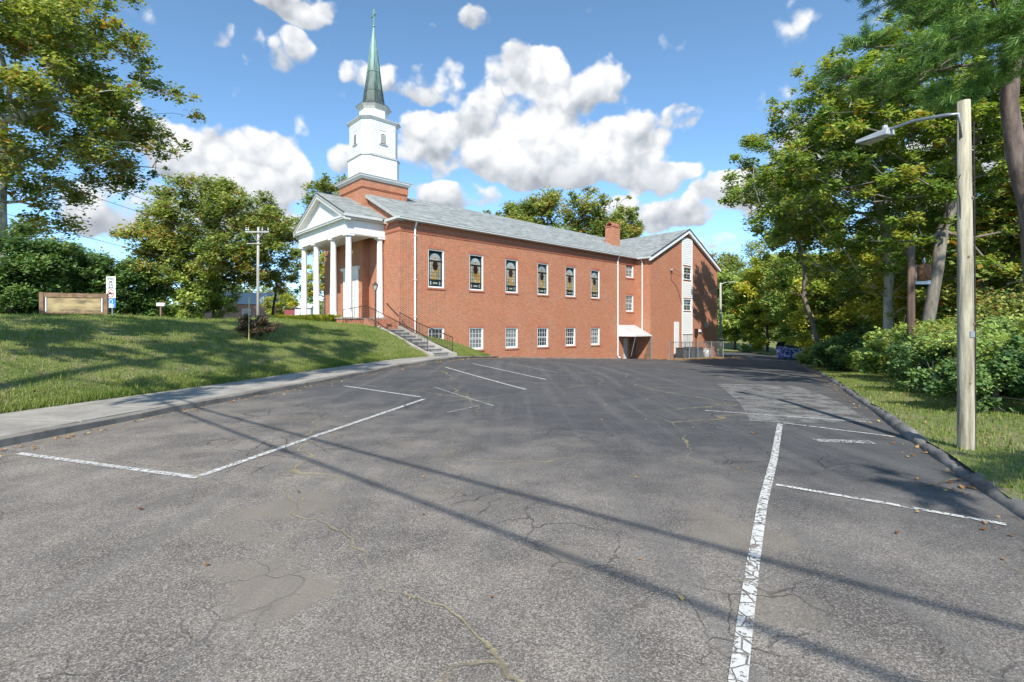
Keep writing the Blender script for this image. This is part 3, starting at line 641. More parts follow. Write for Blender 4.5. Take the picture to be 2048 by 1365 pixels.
# gutters, fascia, soffit
MB().box(-.30, WU0 - .03, -OV - .12, -OV + .01, zE - .17, zE - .02).box(-.30, WU0 - .03, -OV - .15, -OV - .115, zE - .05, zE - .01).build('gutter', MAT['gutter'], church)
MB().box(-.20, WU0 - .03, -OV + .02, -.11, zE - .19, zE - .13).build('soffit', MAT['soffit'], church)
MB().box(WU0 - WO - .12, WU0 - WO + .01, WV - .2, -.50, wz - .17, wz - .02).build('gutter', MAT['gutter'], church)
MB().box(WU0 - WO + .02, WU0 - .004, WV - .2, -.45, wz - .2, wz - .14).build('soffit', MAT['soffit'], church)
MB().box(-.40, -.28, -OV - .10, 1.25, zE - .17, zE - .02).build('gutter', MAT['gutter'], church); MB().box(-.277, -.09, -.1, 1.25, zE - .2, zE - .14).build('soffit', MAT['soffit'], church)
def downspout(u, v, z0, z1, dv):
    mb = MB(); mb.tube([(u, v + dv * .30, z1), (u, v + dv * .28, z1 - .18), (u, v + dv * .09, z1 - .55), (u, v + dv * .09, z0 + .2), (u + .02, v + dv * .12, z0 + .08), (u + .04, v + dv * .35, z0)], .062, 6)
    o = mb.build('downspout', MAT['white'], church)
    for zz in (z0 + 1.5, (z0 + z1) / 2, z1 - 1.0): MB().box(u - .09, u + .09, v + dv * .16, v + dv * .02, zz, zz + .04).build('strap', MAT['white'], o)
downspout(1.03, 0, .95, EAVE - .05, -1); downspout(23.05, 0, -1.05, EAVE - .05, -1)
mb = MB(); mb.tube([(WU0 - .3, -.85, wz - .1), (WU0 - .09, -.85, wz - .5), (WU0 - .09, -.85, .9)], .06, 6); mb.build('downspout', MAT['white'], church)
# chimney
chu, chv = 26.9, 3.25
ch = MB().box(chu - .6, chu + .6, chv - .5, chv + .5, 9.6, 12.15).build('chimney', MAT['brick'], roof)
MB().box(chu - .66, chu + .66, chv - .56, chv + .56, 12.15, 12.25).build('chimney_cap', MAT['clay'], roof)
mb = MB(); pts = [(chv + .42 * math.cos(a), 12.25 + .42 * math.sin(a)) for a in np.linspace(0, math.pi, 13)]
inn = [(chv + .33 * math.cos(a), 12.25 + .33 * math.sin(a)) for a in np.linspace(0, math.pi, 13)]
vs = [(u, p[0], p[1]) for u in (chu - .62, chu + .62) for p in pts + inn]
fs = []
for k in range(12):
    fs += [(k, k + 1, 27 + k, 26 + k), (13 + k, 39 + k, 40 + k, 14 + k), (k, 13 + k, 14 + k, k + 1), (26 + k, 27 + k, 40 + k, 39 + k)]
mb.add(vs, fs).build('chimney_vault', MAT['clay'], roof)

# windows
def rect(mb, u0, u1, z0, z1, v0, v1): return mb.box(u0, u1, min(v0, v1), max(v0, v1), z0, z1)
def brick_trim(o, u0, u1, z0, z1, v, s=-1):
    rect(MB(), u0 - .06, u1 + .06, z0 - .11, z0 - .002, v - s * .05, v + s * .055).build('sill', MAT['soldier'], o); rect(MB(), u0 - .03, u1 + .03, z1 + .002, z1 + .2, v - s * .0, v + s * .012).build('lintel', MAT['soldier'], o)
def frame_box(o, u0, u1, z0, z1, v, w, d, bw, mat='white', name='frame'):
    mb = MB(); rect(mb, u0, u0 + w, z0, z1, v, v + d); rect(mb, u1 - w, u1, z0, z1, v, v + d); rect(mb, u0 + w, u1 - w, z1 - w, z1, v, v + d); rect(mb, u0 + w, u1 - w, z0, z0 + bw, v, v + d); return mb.build(name, MAT[mat], o)
def disc(cu, cz, ru, rz, v, th, n=24, a0=0, a1=2 * math.pi):
    mb = MB(); ps = [(cu + ru * math.cos(a), cz + rz * math.sin(a)) for a in np.linspace(a0, a1, n)]
    if a1 - a0 > 6: ps = ps[:-1]
    mb.hexa([(p[0], v + th, p[1]) for p in ps][::-1], [(p[0], v, p[1]) for p in ps][::-1]); return mb
def stained(u0, u1, z0, z1, k):
    o = empty('window', (0, 0, 0), 0, church); e = .002
    frame_box(o, u0 + e, u1 - e, z0 + e, z1 - e, .035, .075, .18, .10)
    a0, a1, b0, b1 = u0 + .077, u1 - .077, z0 + .102, z1 - .077; v = .14
    rect(MB(), a0, a1, b0, b1, v, v + .03).build('border_glass', MAT['teal'], o)
    i0, i1 = a0 + .12, a1 - .12; zc = b1 - .62; w = i1 - i0; cu = (i0 + i1) / 2
    disc(cu, zc, w / 2, w / 2 * 1.02, v - .012, .008, 25, 0, math.pi).build('arch_glass', MAT['blueglass'], o)
    disc(cu, zc, w * .31, w * .31, v - .02, .006, 25, 0, math.pi).build('fan_glass', MAT['pale'], o)
    disc(cu, zc + .14, .045, .05, v - .026, .005, 12).build('fan_boss', MAT['ruby'], o)
    zb = b0 + .46; rows = 5; cols = 5; cw = w / cols; rh = (zc - .10 - zb) / rows
    for r in range(rows):
        for c in range(cols):
            edge = c in (0, 4); mt = 'pale' if edge or r > 2 or (c + r + k) % 3 == 0 else 'amber'
            if k == 1 and c >= 3 and r < 3: mt = 'amber'
            rect(MB(), i0 + c * cw + .008, i0 + (c + 1) * cw - .008, zb + r * rh + .008, zb + (r + 1) * rh - .008, v - .012, v - .003).build('pane', MAT[mt], o)
    n = 40; zz = zc - .10 - rh * 1.1
    mb = MB(); ps = [(cu + .21 * (1 + .07 * math.cos(8 * a)) * math.cos(a), zz + .30 * (1 + .07 * math.cos(8 * a)) * math.sin(a)) for a in np.linspace(0, 2 * math.pi, n, endpoint=False)]
    mb.hexa([(p[0], v - .014, p[1]) for p in ps][::-1], [(p[0], v - .024, p[1]) for p in ps][::-1]); mb.build('medallion', MAT['ruby'], o)
    for uu in (i0 + cw, i1 - cw): disc(uu, zb + rh, .035, .035, v - .02, .006, 10).build('boss', MAT['ruby'], o)
    lm = MB()
    for zz2 in (zc - .02, zc - .085, zb - .045): rect(lm, a0, a1, zz2 - .016, zz2 + .016, v - .03, v - .001)
    for c in range(cols + 1): rect(lm, i0 + c * cw - .008, i0 + c * cw + .008, zb - .02, zc - .09, v - .018, v - .0015)
    for r in range(1, rows): rect(lm, i0, i1, zb + r * rh - .007, zb + r * rh + .007, v - .017, v - .0025)
    lm.build('lead_came', MAT['lead'], o)
    rect(MB(), i0 + .04, i1 - .04, b0 + .10, b0 + .34, v - .010, v - .002).build('base_panel', MAT['blueglass'], o); rect(MB(), i0 + .14, i1 - .14, b0 + .06, b0 + .38, v - .013, v - .0105).build('base_border', MAT['teal'], o)
    rect(MB(), cu - .18, cu + .18, b0 + .16, b0 + .28, v - .02, v - .0135).build('name_panel', MAT['pale'], o)
    brick_trim(o, u0, u1, z0, z1, 0)
for k, (u0, u1, z0, z1) in enumerate(UPW): stained(u0, u1, z0, z1, k)
def sash(u0, u1, z0, z1, v, cols=4, rows=2, curtain='pane', deep=.035, trim=True, parent=church):
    o = empty('window', (0, 0, 0), 0, parent); e = .002
    frame_box(o, u0 + e, u1 - e, z0 + e, z1 - e, v + deep, .075, .18, .085)
    a0, a1, b0, b1 = u0 + .077, u1 - .077, z0 + .09, z1 - .077; zm = (b0 + b1) / 2
    for (c0, c1, vv) in ((zm + .02, b1, v + deep + .06), (b0, zm - .02, v + deep + .09)):
        frame_box(o, a0, a1, c0, c1, vv, .035, .03, .04, name='sash')
        g = MB(); rect(g, a0 + .036, a1 - .036, c0 + .041, c1 - .036, vv + .012, vv + .018).build('pane', MAT[curtain if c0 < zm else 'pane' if curtain == 'mixed' else curtain], o)
        m = MB()
        for i in range(1, cols): uu = a0 + (a1 - a0) * i / cols; rect(m, uu - .011, uu + .011, c0 + .042, c1 - .037, vv + .002, vv + .011)
        for j in range(1, rows): z2 = c0 + (c1 - c0) * j / rows; rect(m, a0 + .037, a1 - .037, z2 - .01, z2 + .01, vv + .003, vv + .0105)
        m.build('muntin', MAT['white'], o)
    rect(MB(), a0, a1, b0, b1, v + deep + .17, v + deep + .20).build('dark_backing', MAT['dark'], o)  # near-black sheet stands in for the unlit room behind the panes
    if trim: brick_trim(o, u0, u1, z0, z1, v)
for k, (u0, u1, z0, z1) in enumerate(LOW): sash(u0, u1, z0, z1, 0, curtain='pane' if k in (0,) else 'curtain' if k in (1, 2, 5) else 'pane')
for (u0, u1, z0, z1) in RET: sash(u0, u1, z0, z1, 0, 2, 2, 'curtain')
# wing siding strip: each clapboard is a board
s0, s1 = wc - 1.05, wc + 1.05
top_at = lambda u: WRIDGE - .30 - abs(u - WMID) * wsl
z = -.75 + 1.85
while z < WRIDGE - .9:
    z1 = z + .19
    segs = [(s0, s1)]
    for (a, b, c, d_) in WWIN:
        if z1 > c - .02 and z < d_ + .02: segs = [(s0, a), (b, s1)]
    for (a, b) in segs:
        MB().add([(a, WV - .002, z), (b, WV - .002, z), (b, WV - .065, z), (a, WV - .065, z), (a, WV - .002, z1), (b, WV - .002, z1), (b, WV - .035, z1), (a, WV - .035, z1)], [(0, 1, 2, 3), (4, 7, 6, 5), (3, 2, 6, 7), (0, 3, 7, 4), (2, 1, 5, 6)]).build('clapboard', MAT['white'], church)
    z = z1
MB().hexa([(s0, WV - .001, z), (s1, WV - .001, z), (s1, WV - .05, z), (s0, WV - .05, z)], [(s0, WV - .001, top_at(s0)), (s1, WV - .001, top_at(s1)), (s1, WV - .05, top_at(s1)), (s0, WV - .05, top_at(s0))]).build('siding_cap', MAT['white'], church)
for uu in (s0, s1): rect(MB(), uu - .04, uu + .04, .3, top_at(uu) + .03, WV - .075, WV - .001).build('corner_trim', MAT['white'], church)
for (a, b, c, d_) in WWIN: sash(a, b, c, d_, WV - .075, 2, 2, 'pane', .0, False)
dr = MB().box(s0 + .04, s1 - .04, WV - .06, WV - .003, -1.35, 1.06).build('double_door', MAT['door'], church)
MB().box(wc - .012, wc + .012, WV - .066, WV - .061, -1.3, 1.0).build('door_seam', MAT['lead'], dr); MB().box(wc - .55, wc - .5, WV - .11, WV - .062, -.5, .2).build('door_handle', MAT['iron'], dr)
MB().box(s0, s1, WV - .12, WV - .002, 1.06, 1.11).build('door_head', MAT['trim'], church)
MB().box(WU0 + 4.46, WU0 + 5.3, WV - .10, WV - .002, -1.0, 2.35).build('white_panel', MAT['white'], church)
# fittings on the wing wall
MB().tube([(WU0 + 3.7, WV - .05, 7.55), (WU0 + 3.8, WV - .25, 7.6)], .10, 8).build('floodlight', MAT['metal'], church); MB().tube([(WU0 + 3.75, WV - .06, 7.5), (WU0 + 3.8, WV - .05, 6.6), (WU0 + 4.9, WV - .05, 6.0), (WU0 + 6.0, WV - .05, 4.2)], .018, 5).build('cable', MAT['iron'], church)
MB().box(WU0 + 8.75, WU0 + 9.2, WV - .22, WV - .002, .9, 1.65).build('meter_box', MAT['iron'], church); MB().tube([(WU0 + 8.97, WV - .1, .9), (WU0 + 8.97, WV - .1, -1.2)], .035, 6).build('conduit', MAT['iron'], church)
MB().box(WU0 + 9.7, WU0 + 10.0, WV - .2, WV - .002, 1.3, 1.55).build('wall_light', MAT['white'], church); MB().box(WU0 + 11.0, WU0 + 11.5, WV - .25, WV - .002, 1.75, 2.35).build('junction_box', MAT['metal'], church)
MB().tube([(WU0 + 10.3, WV - .04, 5.1), (WU0 + 13.0, WV - .04, 6.0)], .02, 5).build('cable', MAT['metal'], church)
# awning in the corner over the basement stair
aw = empty('awning', (0, 0, 0), 0, church)
def awz(v): return 1.95 + (v + .05) * .52
n = 18
for i in range(n):
    u0 = 23.15 + i * (WU0 - .05 - 23.15) / n; u1 = u0 + (WU0 - .05 - 23.15) / n - .03
    MB().hexa([(u0, -1.95, awz(-1.95)), (u1, -1.95, awz(-1.95)), (u1, -.02, awz(-.02)), (u0, -.02, awz(-.02))], [(u0, -1.95, awz(-1.95) + .05), (u1, -1.95, awz(-1.95) + .05), (u1, -.02, awz(-.02) + .05), (u0, -.02, awz(-.02) + .05)]).build('slat', MAT['gutter'], aw)
MB().box(23.12, WU0 - .06, -1.97, -.02, awz(-1.95) - .02, awz(-1.95) - .005).build('awning_underside', MAT['soffit'], aw)
for i in range(8):
    v0 = -.03 - i * .24; MB().hexa([(23.10, v0, .95), (23.14, v0, .95), (23.14, v0 - .22, .95), (23.10, v0 - .22, .95)], [(23.10, v0, awz(v0) + .03), (23.14, v0, awz(v0) + .03), (23.14, v0 - .22, awz(v0 - .22) + .03), (23.10, v0 - .22, awz(v0 - .22) + .03)]).build('side_slat', MAT['white'], aw)
MB().bar((23.2, -1.9, .92), (24.6, -.5, -.95), .06).build('brace', MAT['white'], aw); MB().tube([(25.9, -1.85, -1.35), (25.9, -1.85, 1.0)], .04, 6).build('awning_post', MAT['metal'], aw)
MB().box(24.1, 25.0, .17, .21, -1.4, .75).build('basement_door', MAT['door'], church)
bs = empty('stair_screen', (0, 0, 0), 0, church)
for i in range(13):
    u0 = 24.75 + i * .10; MB().box(u0, u0 + .088, -1.70, -1.67, -1.5, -1.25 + i * .165).build('plank', MAT['cedar'], bs)
MB().box(25.0, 26.04, -.1, -.05, -1.5, .7).build('timber_panel', MAT['cedar'], bs)
# narrow plinth strip at the foot of the wall
for i in range(15):
    u0 = 8.2 + i; zf = float(zlot(*from_uv(u0 + .5, -.3))); MB().box(u0, u0 + .985, -.45, -.02, zf - .1, zf + .07).build('footing_block', MAT['kerbcon'], church)

# portico
PU = -2.36; PV0, PV1 = MID - 3.72, MID + 3.72; FLOOR = 2.38; ENT0 = 7.56; ENT1 = 8.45
po = empty('portico', (0, 0, 0), 0, church)
MB().box(-2.95, -.5, PV0 - .45, PV1 + .45, 1.2, FLOOR - .08).box(-.499, .0, PV0 - .45, TV0 - .01, 1.2, FLOOR - .08).build('porch_base', MAT['brick'], po)
MB().box(-3.0, -.495, PV0 - .5, PV1 + .5, FLOOR - .078, FLOOR).box(-.493, -.003, PV0 - .5, TV0 - .003, FLOOR - .078, FLOOR - .002).build('porch_floor', MAT['steps'], po)
def column(u, v, half=False):
    r = .205
    p = [(r + .09, FLOOR), (r + .09, FLOOR + .10), (r + .05, FLOOR + .13), (r + .06, FLOOR + .20), (r + .01, FLOOR + .25), (r, FLOOR + .5), (r, FLOOR + 1.8), (r * .86, ENT0 - .35), (r * .86, ENT0 - .30), (r * .95, ENT0 - .27), (r * .88, ENT0 - .22), (r * .88, ENT0 - .16), (r * 1.15, ENT0 - .09)]
    o = MB().lathe(p, (u, v), 24).build('column', MAT['white'], po, True)
    MB().box(u - r * 1.28, u + r * 1.28, v - r * 1.28, v + r * 1.28, ENT0 - .09, ENT0 - .001).build('abacus', MAT['white'], o)
for v in (PV0 + .05, MID - 1.42, MID + 1.42, PV1 - .05): column(PU, v)
column(-.24, PV0 + .05); column(-.24, PV1 - .05)
eb = .26
mb = MB(); mb.box(PU - eb, PU + eb, PV0 - .22, PV1 + .22, ENT0, ENT1); mb.box(PU + eb, -.003, PV0 - .22, PV0 + .28, ENT0, ENT1); mb.box(PU + eb, -.003, PV1 - .28, PV1 + .22, ENT0, ENT1); mb.build('entablature', MAT['white'], po)
for i in range(15): u0 = PU - .1 + i * .165; MB().box(u0, u0 + .15, PV0 - .235, PV0 - .221, ENT0 + .04, ENT1 - .02).build('panel_board', MAT['white'], po)
MB().box(PU + eb, -.5, PV0 + .28, PV1 - .28, ENT0 + .12, ENT0 + .16).build('porch_ceiling', MAT['soffit'], po)
PA = 10.72; PE = EAVE + .10; po_u = PU - .55
ps = (PA - PE) / (MID - (PV0 - .55))
# cornice, pediment, rakes
mb = MB(); mb.box(po_u + .05, PU + .3, PV0 - .46, PV1 + .46, ENT1, ENT1 + .10); mb.box(po_u, PU + .32, PV0 - .52, PV1 + .52, ENT1 + .10, ENT1 + .20); mb.build('cornice', MAT['white'], po)
MB().box(PU + .32, -.05, PV0 - .50, PV0 - .22, ENT1, ENT1 + .14).build('side_cornice', MAT['soffit'], po); mb = MB(); mb.box(PU + .32, -.05, PV1 + .22, PV1 + .50, ENT1, ENT1 + .14); mb.build('side_cornice', MAT['soffit'], po)
mb = MB(); mb.box(po_u - .02, -.42, PV0 - .66, PV0 - .53, ENT1 + .10, ENT1 + .26).build('gutter', MAT['gutter'], po)
MB().hexa([(PU - .2, PV0 - .2, ENT1 + .2), (PU - .2, PV1 + .2, ENT1 + .2), (PU - .2, MID, PA - .25)], [(PU + .1, PV0 - .2, ENT1 + .2), (PU + .1, PV1 + .2, ENT1 + .2), (PU + .1, MID, PA - .25)]).build('pediment', MAT['white'], po)
for ve in (PV0 - .58, PV1 + .58):
    a = Vector((po_u, ve, PE - .08)); b2 = Vector((po_u, MID, PA - .02))
    for (e0, e1, lo, hi, mt) in ((.0, .40, -.34, 0, 'soffit'), (-.035, -.001, -.16, .02, 'trim'), (-.05, .02, .021, .08, 'roofedge')):
        MB().hexa([a + Vector((e0, 0, lo)), b2 + Vector((e0, 0, lo)), b2 + Vector((e1, 0, lo)), a + Vector((e1, 0, lo))], [a + Vector((e0, 0, hi)), b2 + Vector((e0, 0, hi)), b2 + Vector((e1, 0, hi)), a + Vector((e1, 0, hi))]).build('raking_cornice', MAT[mt], po)
roof_slab([(po_u + .01, PV0 - .58, PE), (.2, PV0 - .58, PE), (.2, MID, PA + .10), (po_u + .01, MID, PA + .10)], .10, 'portico_roof', MAT['shingle'], po)
roof_slab([(po_u + .01, MID, PA + .10), (.2, MID, PA + .10), (.2, PV1 + .58, PE), (po_u + .01, PV1 + .58, PE)], .10, 'portico_roof', MAT['shingle'], po)
# doors
MB().box(TU0 - .06, TU0 - .002, MID - 1.15, MID - .92, FLOOR, 5.25).box(TU0 - .06, TU0 - .002, MID + .92, MID + 1.15, FLOOR, 5.25).box(TU0 - .06, TU0 - .002, MID - 1.15, MID + 1.15, 5.251, 5.75).box(TU0 - .16, TU0 - .002, MID - 1.28, MID + 1.28, 5.75, 5.85).box(TU0 - .22, TU0 - .002, MID - 1.36, MID + 1.36, 5.852, 5.96).build('door_surround', MAT['white'], church)
for s in (-1, 1):
    a, b2 = sorted((MID + s * .01, MID + s * .915)); d = MB().box(TU0 - .04, TU0 - .003, a, b2, FLOOR + .02, 5.24).build('front_door', MAT['white'], church)
    for j in range(4):
        z0 = FLOOR + .2 + j * .66
        for q in range(2): y0 = a + .1 + q * .38; MB().box(TU0 - .055, TU0 - .0405, y0, y0 + .32, z0, z0 + .54).build('door_panel', MAT['door'], d)
    MB().tube([(TU0 - .10, MID + s * .08, 3.35), (TU0 - .10, MID + s * .08, 3.65)], .018, 6).build('door_handle', MAT['iron'], d)

# tower and steeple
TC = (TU0 + 1.72, MID)
st = empty('steeple', (0, 0, 0), 0, church)
wall_open('u', TU0, TV0, TV1, 1.2, 11.95, [], .2, 1, 'tower_wall', parent=st); wall_open('u', TU0 + 3.44, TV0, TV1, 8, 11.95, [], .2, -1, 'tower_wall', parent=st)
wall_open('v', TV0, TU0, TU0 + 3.44, 1.2, 11.95, [], .2, 1, 'tower_wall', parent=st); wall_open('v', TV1, TU0, TU0 + 3.44, 1.2, 11.95, [], .2, -1, 'tower_wall', parent=st)
def sq(h, z, c=0.0, ctr=TC):
    x, y = ctr
    if c == 0: return [(x - h, y - h, z), (x + h, y - h, z), (x + h, y + h, z), (x - h, y + h, z)]
    return [(x - h + c, y - h, z), (x + h - c, y - h, z), (x + h, y - h + c, z), (x + h, y + h - c, z), (x + h - c, y + h, z), (x - h + c, y + h, z), (x - h, y + h - c, z), (x - h, y - h + c, z)]
MB().hexa(sq(1.76, 11.25), sq(1.76, 11.32)).hexa(sq(1.79, 11.322), sq(1.79, 11.94)).build('corbel_course', MAT['brick'], st)
MB().hexa(sq(1.83, 11.86), sq(1.95, 12.0)).hexa(sq(2.0, 12.001), sq(2.0, 12.09)).build('tower_cornice', MAT['white'], st)
MB().hexa(sq(2.04, 12.091), sq(2.04, 12.15)).hexa(sq(2.03, 12.151), sq(1.5, 12.32)).build('tower_cap', MAT['trim'], st)
CH = .42
MB().hexa(sq(1.47, 12.2, CH), sq(1.47, 13.70, CH)).build('base_stage', MAT['white'], st)
for i in range(13):                                      # vertical boards on the base stage
    o0 = -1.47 + CH + i * (2 * (1.47 - CH)) / 13
    for f in (0, 1):
        c0 = (TC[0] + o0, TC[1] - 1.475) if f == 0 else (TC[0] - 1.475, TC[1] + o0)
        MB().box(c0[0], c0[0] + (.15 if f == 0 else .006), c0[1], c0[1] + (.006 if f == 0 else .15), 12.3, 13.68).build('vertical_board', MAT['white'], st)
MB().hexa(sq(1.52, 13.70, CH), sq(1.52, 13.76, CH)).hexa(sq(1.515, 13.761, CH), sq(1.40, 13.86, CH)).build('belt_course', MAT['trim'], st)
MB().hexa(sq(1.385, 13.75, CH), sq(1.385, 16.3, CH)).build('belfry', MAT['white'], st)
hb = 1.385; nb = 19
for f in range(2):                                       # lap siding on the two faces in view
    for i in range(nb):
        z0 = 13.88 + i * .125; w = hb - CH - .005
        spans = [(-w, w)]
        if 14.62 < z0 + .06 < 15.62: spans = [(-w, -.29), (.29, w)]
        for (a, b2) in spans:
            q = [(a, hb + .002, z0), (b2, hb + .002, z0), (b2, hb + .036, z0), (a, hb + .036, z0), (a, hb + .002, z0 + .125), (b2, hb + .002, z0 + .125), (b2, hb + .008, z0 + .125), (a, hb + .008, z0 + .125)]
            vs = [(TC[0] + p[0], TC[1] - p[1], p[2]) if f == 0 else (TC[0] - p[1], TC[1] - p[0], p[2]) for p in q]
            MB().add(vs, [(0, 1, 2, 3), (4, 7, 6, 5), (3, 2, 6, 7), (0, 3, 7, 4), (2, 1, 5, 6)]).build('clapboard', MAT['white'], st)
    lv = empty('louver', (0, 0, 0), 0, st)
    def fp(a, e, z): return (TC[0] + a, TC[1] - hb - e, z) if f == 0 else (TC[0] - hb - e, TC[1] - a, z)
    arc = [(.20 * math.cos(t), 15.2 + .20 * math.sin(t)) for t in np.linspace(0, math.pi, 13)]
    ol = [(.20, 14.72)] + arc + [(-.20, 14.72)]; ou = [(.28, 14.66)] + [(p[0] * 1.38, 15.2 + (p[1] - 15.2) * 1.38) for p in arc] + [(-.28, 14.66)]
    mb = MB(); mb.add([fp(a, .01, z) for a, z in ol], [tuple(range(len(ol)))]); mb.build('recess', MAT['lead'], lv)
    mb = MB(); m = len(ol)
    mb.add([fp(a, .05, z) for a, z in ol] + [fp(a, .05, z) for a, z in ou] + [fp(a, .005, z) for a, z in ou], [(i, i + 1, m + i + 1, m + i) for i in range(m - 1)] + [(m + i, m + i + 1, 2 * m + i + 1, 2 * m + i) for i in range(m - 1)]); mb.build('frame', MAT['white'], lv)
    for j in range(9):
        z0 = 14.75 + j * .068; wv = .19 if z0 < 15.2 else math.sqrt(max(.002, .19 ** 2 - (z0 - 15.18) ** 2))
        mb = MB(); mb.add([fp(-wv, .045, z0), fp(wv, .045, z0), fp(wv, .015, z0 + .05), fp(-wv, .015, z0 + .05)], [(0, 1, 2, 3)]); mb.build('slat', MAT['soffit'], lv)
    mb = MB(); q = [fp(-.32, .002, 14.60), fp(.32, .002, 14.60), fp(.32, .09, 14.60), fp(-.32, .09, 14.60)]; mb.hexa(q, [(x, y, z + .055) for x, y, z in q]); mb.build('sill', MAT['trim'], lv)
MB().hexa(sq(1.41, 16.24, CH), sq(1.53, 16.36, CH)).build('belfry_cornice', MAT['white'], st); MB().hexa(sq(1.55, 16.361, CH), sq(1.55, 16.43, CH)).hexa(sq(1.54, 16.431, CH), sq(.8, 16.62, CH * .7)).build('belfry_cap', MAT['trim'], st)
r8 = R(22.5)
MB().lathe([(1.0, 16.45), (1.0, 17.35)], TC, 8, r8).build('drum', MAT['white'], st)
MB().lathe([(1.02, 17.28), (1.12, 17.42), (1.22, 17.52), (1.26, 17.56)], TC, 8, r8).build('drum_cornice', MAT['soffit'], st)
MB().lathe([(1.26, 17.562), (1.26, 17.60), (1.0, 17.74), (.86, 17.86), (.77, 18.05)], TC, 8, r8).build('spire_skirt', MAT['copper'], st)
MB().lathe([(.77, 18.051), (.66, 18.7), (.53, 19.7), (.40, 20.8), (.26, 22.0), (.12, 23.1), (.05, 23.55)], TC, 8, r8).build('spire', MAT['copper'], st)
for (z, r) in ((18.75, .665), (20.15, .49)): MB().lathe([(r, z), (r + .012, z + .03), (r - .003, z + .06)], TC, 8, r8).build('spire_band', MAT['copper'], st)
for k in range(8):
    a = r8 + k * math.pi / 4; MB().tube([(TC[0] + r * math.cos(a), TC[1] + r * math.sin(a), z) for r, z in ((.77, 18.06), (.53, 19.7), (.26, 22.0), (.05, 23.5))], .014, 5).build('spire_rib', MAT['copper'], st)
MB().lathe([(.03, 23.5), (.10, 23.58), (.10, 23.64), (.03, 23.72)], TC, 10).build('finial', MAT['copper'], st)
MB().box(TC[0] - .045, TC[0] + .045, TC[1] - .045, TC[1] + .045, 23.7, 24.85).box(TC[0] - .036, TC[0] + .036, TC[1] - .38, TC[1] + .38, 24.38, 24.46).build('cross', MAT['copper'], st)

# ------------------------------------------------------------------ front stair, railings, lamp
def C2W(u, v, z): x, y = from_uv(u, v); return (x, y, z)
rzc = math.atan2(UN.y, UN.x)
sto = tag(empty('entrance_stair', (OX, OY, 0), rzc), 'concrete stair with sloped cheek walls climbing the grass bank to the portico', 'stair')
NS = 8; ZT, ZB = 1.66, .30; VT, VB = -.35, -5.6; run = (VT - VB) / NS; rise = (ZT - ZB) / NS
for i in range(NS):
    v1 = VB + (i + 1) * run; z1 = ZB + (i + 1) * rise
    s_ = MB().box(-1.52, -.34, v1 - run, v1 + .3, z1 - .6, z1 - .045).build('step', MAT['riser'], sto); MB().box(-1.52, -.34, v1 - run - .03, v1 + .02, z1 - .044, z1).build('tread', MAT['steps'], s_)
for (u0, u1) in ((-1.78, -1.525), (-.335, -.10)):
    MB().hexa([(u0, VB - .45, ZB - .8), (u1, VB - .45, ZB - .8), (u1, VT, ZB - .8), (u0, VT, ZB - .8)], [(u0, VB - .45, ZB + .10), (u1, VB - .45, ZB + .10), (u1, VT, ZT + .20), (u0, VT, ZT + .20)]).build('cheek_wall', MAT['steps'], sto, bevel=.015)
MB().box(-1.78, -.10, VT + .002, 1.35, .6, ZT + .002).build('landing', MAT['riser'], sto)
for i in range(4):
    MB().box(-1.75, -.12, .25 + i * .28, 1.36, ZT + .003 + i * .16, ZT + .16 + i * .16).build('brick_step', MAT['brick'], sto)
def railing(label, pts, hgt, group=None, every=.14):
    o = tag(empty('stair_railing', C2W(*pts[0])), label, 'railing')
    W = [Vector(C2W(*p)) - Vector(C2W(*pts[0])) for p in pts]
    for dz, w in ((hgt, .035), (.12, .025)):
        mb = MB()
        for a, b in zip(W[:-1], W[1:]): mb.bar(a + Vector((0, 0, dz)), b + Vector((0, 0, dz)), w)
        mb.build('rail', MAT['iron'], o)
    mb = MB()
    for a, b in zip(W[:-1], W[1:]):
        L = math.hypot(b.x - a.x, b.y - a.y); n = max(1, int(L / every))
        for i in range(1, n): p = a.lerp(b, i / n); mb.bar(p + Vector((0, 0, .12)), p + Vector((0, 0, hgt)), .014)
    mb.build('balusters', MAT['iron'], o)
    for p in W: MB().bar(p + Vector((0, 0, -.05)), p + Vector((0, 0, hgt + .02)), .034).build('post', MAT['iron'], o)
railing('dark iron railing along the lawn side of the concrete stair and landing', [(-1.66, VB, ZB + .12), (-1.66, VT, ZT + .22), (-1.66, 1.2, ZT + .62), (-3.1, 1.3, 2.0)], .84)
railing('dark iron railing on the stair cheek beside the brick side wall', [(-.22, VB - .2, ZB + .10), (-.22, -2.6, ZB + .85), (-.22, VT, ZT + .2)], .84)
hr = tag(empty('handrail', C2W(-.06, .2, 0)), 'slender dark handrail fixed on brackets to the church corner wall', 'handrail')
p0 = Vector(C2W(-.06, .2, 0)); MB().tube([Vector(C2W(-.06, 1.6, 3.35)) - p0, Vector(C2W(-.06, .1, 2.5)) - p0], .025, 6).build('rail', MAT['iron'], hr)
for t in (.15, .85): q = Vector(C2W(-.06, 1.6, 3.35)).lerp(Vector(C2W(-.06, .1, 2.5)), t) - p0; MB().bar(q, q + Vector((UN.x * .06, UN.y * .06, -.05)), .02).build('bracket', MAT['iron'], hr)
lp = at(751, 654, 28.4); lp.z = lawn_at(lp.x, lp.y) - .02
lo = tag(empty('lamp_post', lp), 'bronze lamp post with glass lantern at the head of the stair', 'lamp post')
MB().lathe([(.10, 0), (.10, .12), (.055, .18), (.05, 1.0), (.04, 2.1), (.06, 2.13), (.06, 2.18)], (0, 0), 10).build('pole', MAT['bronze'], lo)
MB().lathe([(.07, 2.181), (.15, 2.44), (.15, 2.46)], (0, 0), 8).build('lantern', MAT['lens'], lo); MB().lathe([(.19, 2.461), (.17, 2.5), (.06, 2.60), (.02, 2.66)], (0, 0), 8).build('lantern_cap', MAT['bronze'], lo)
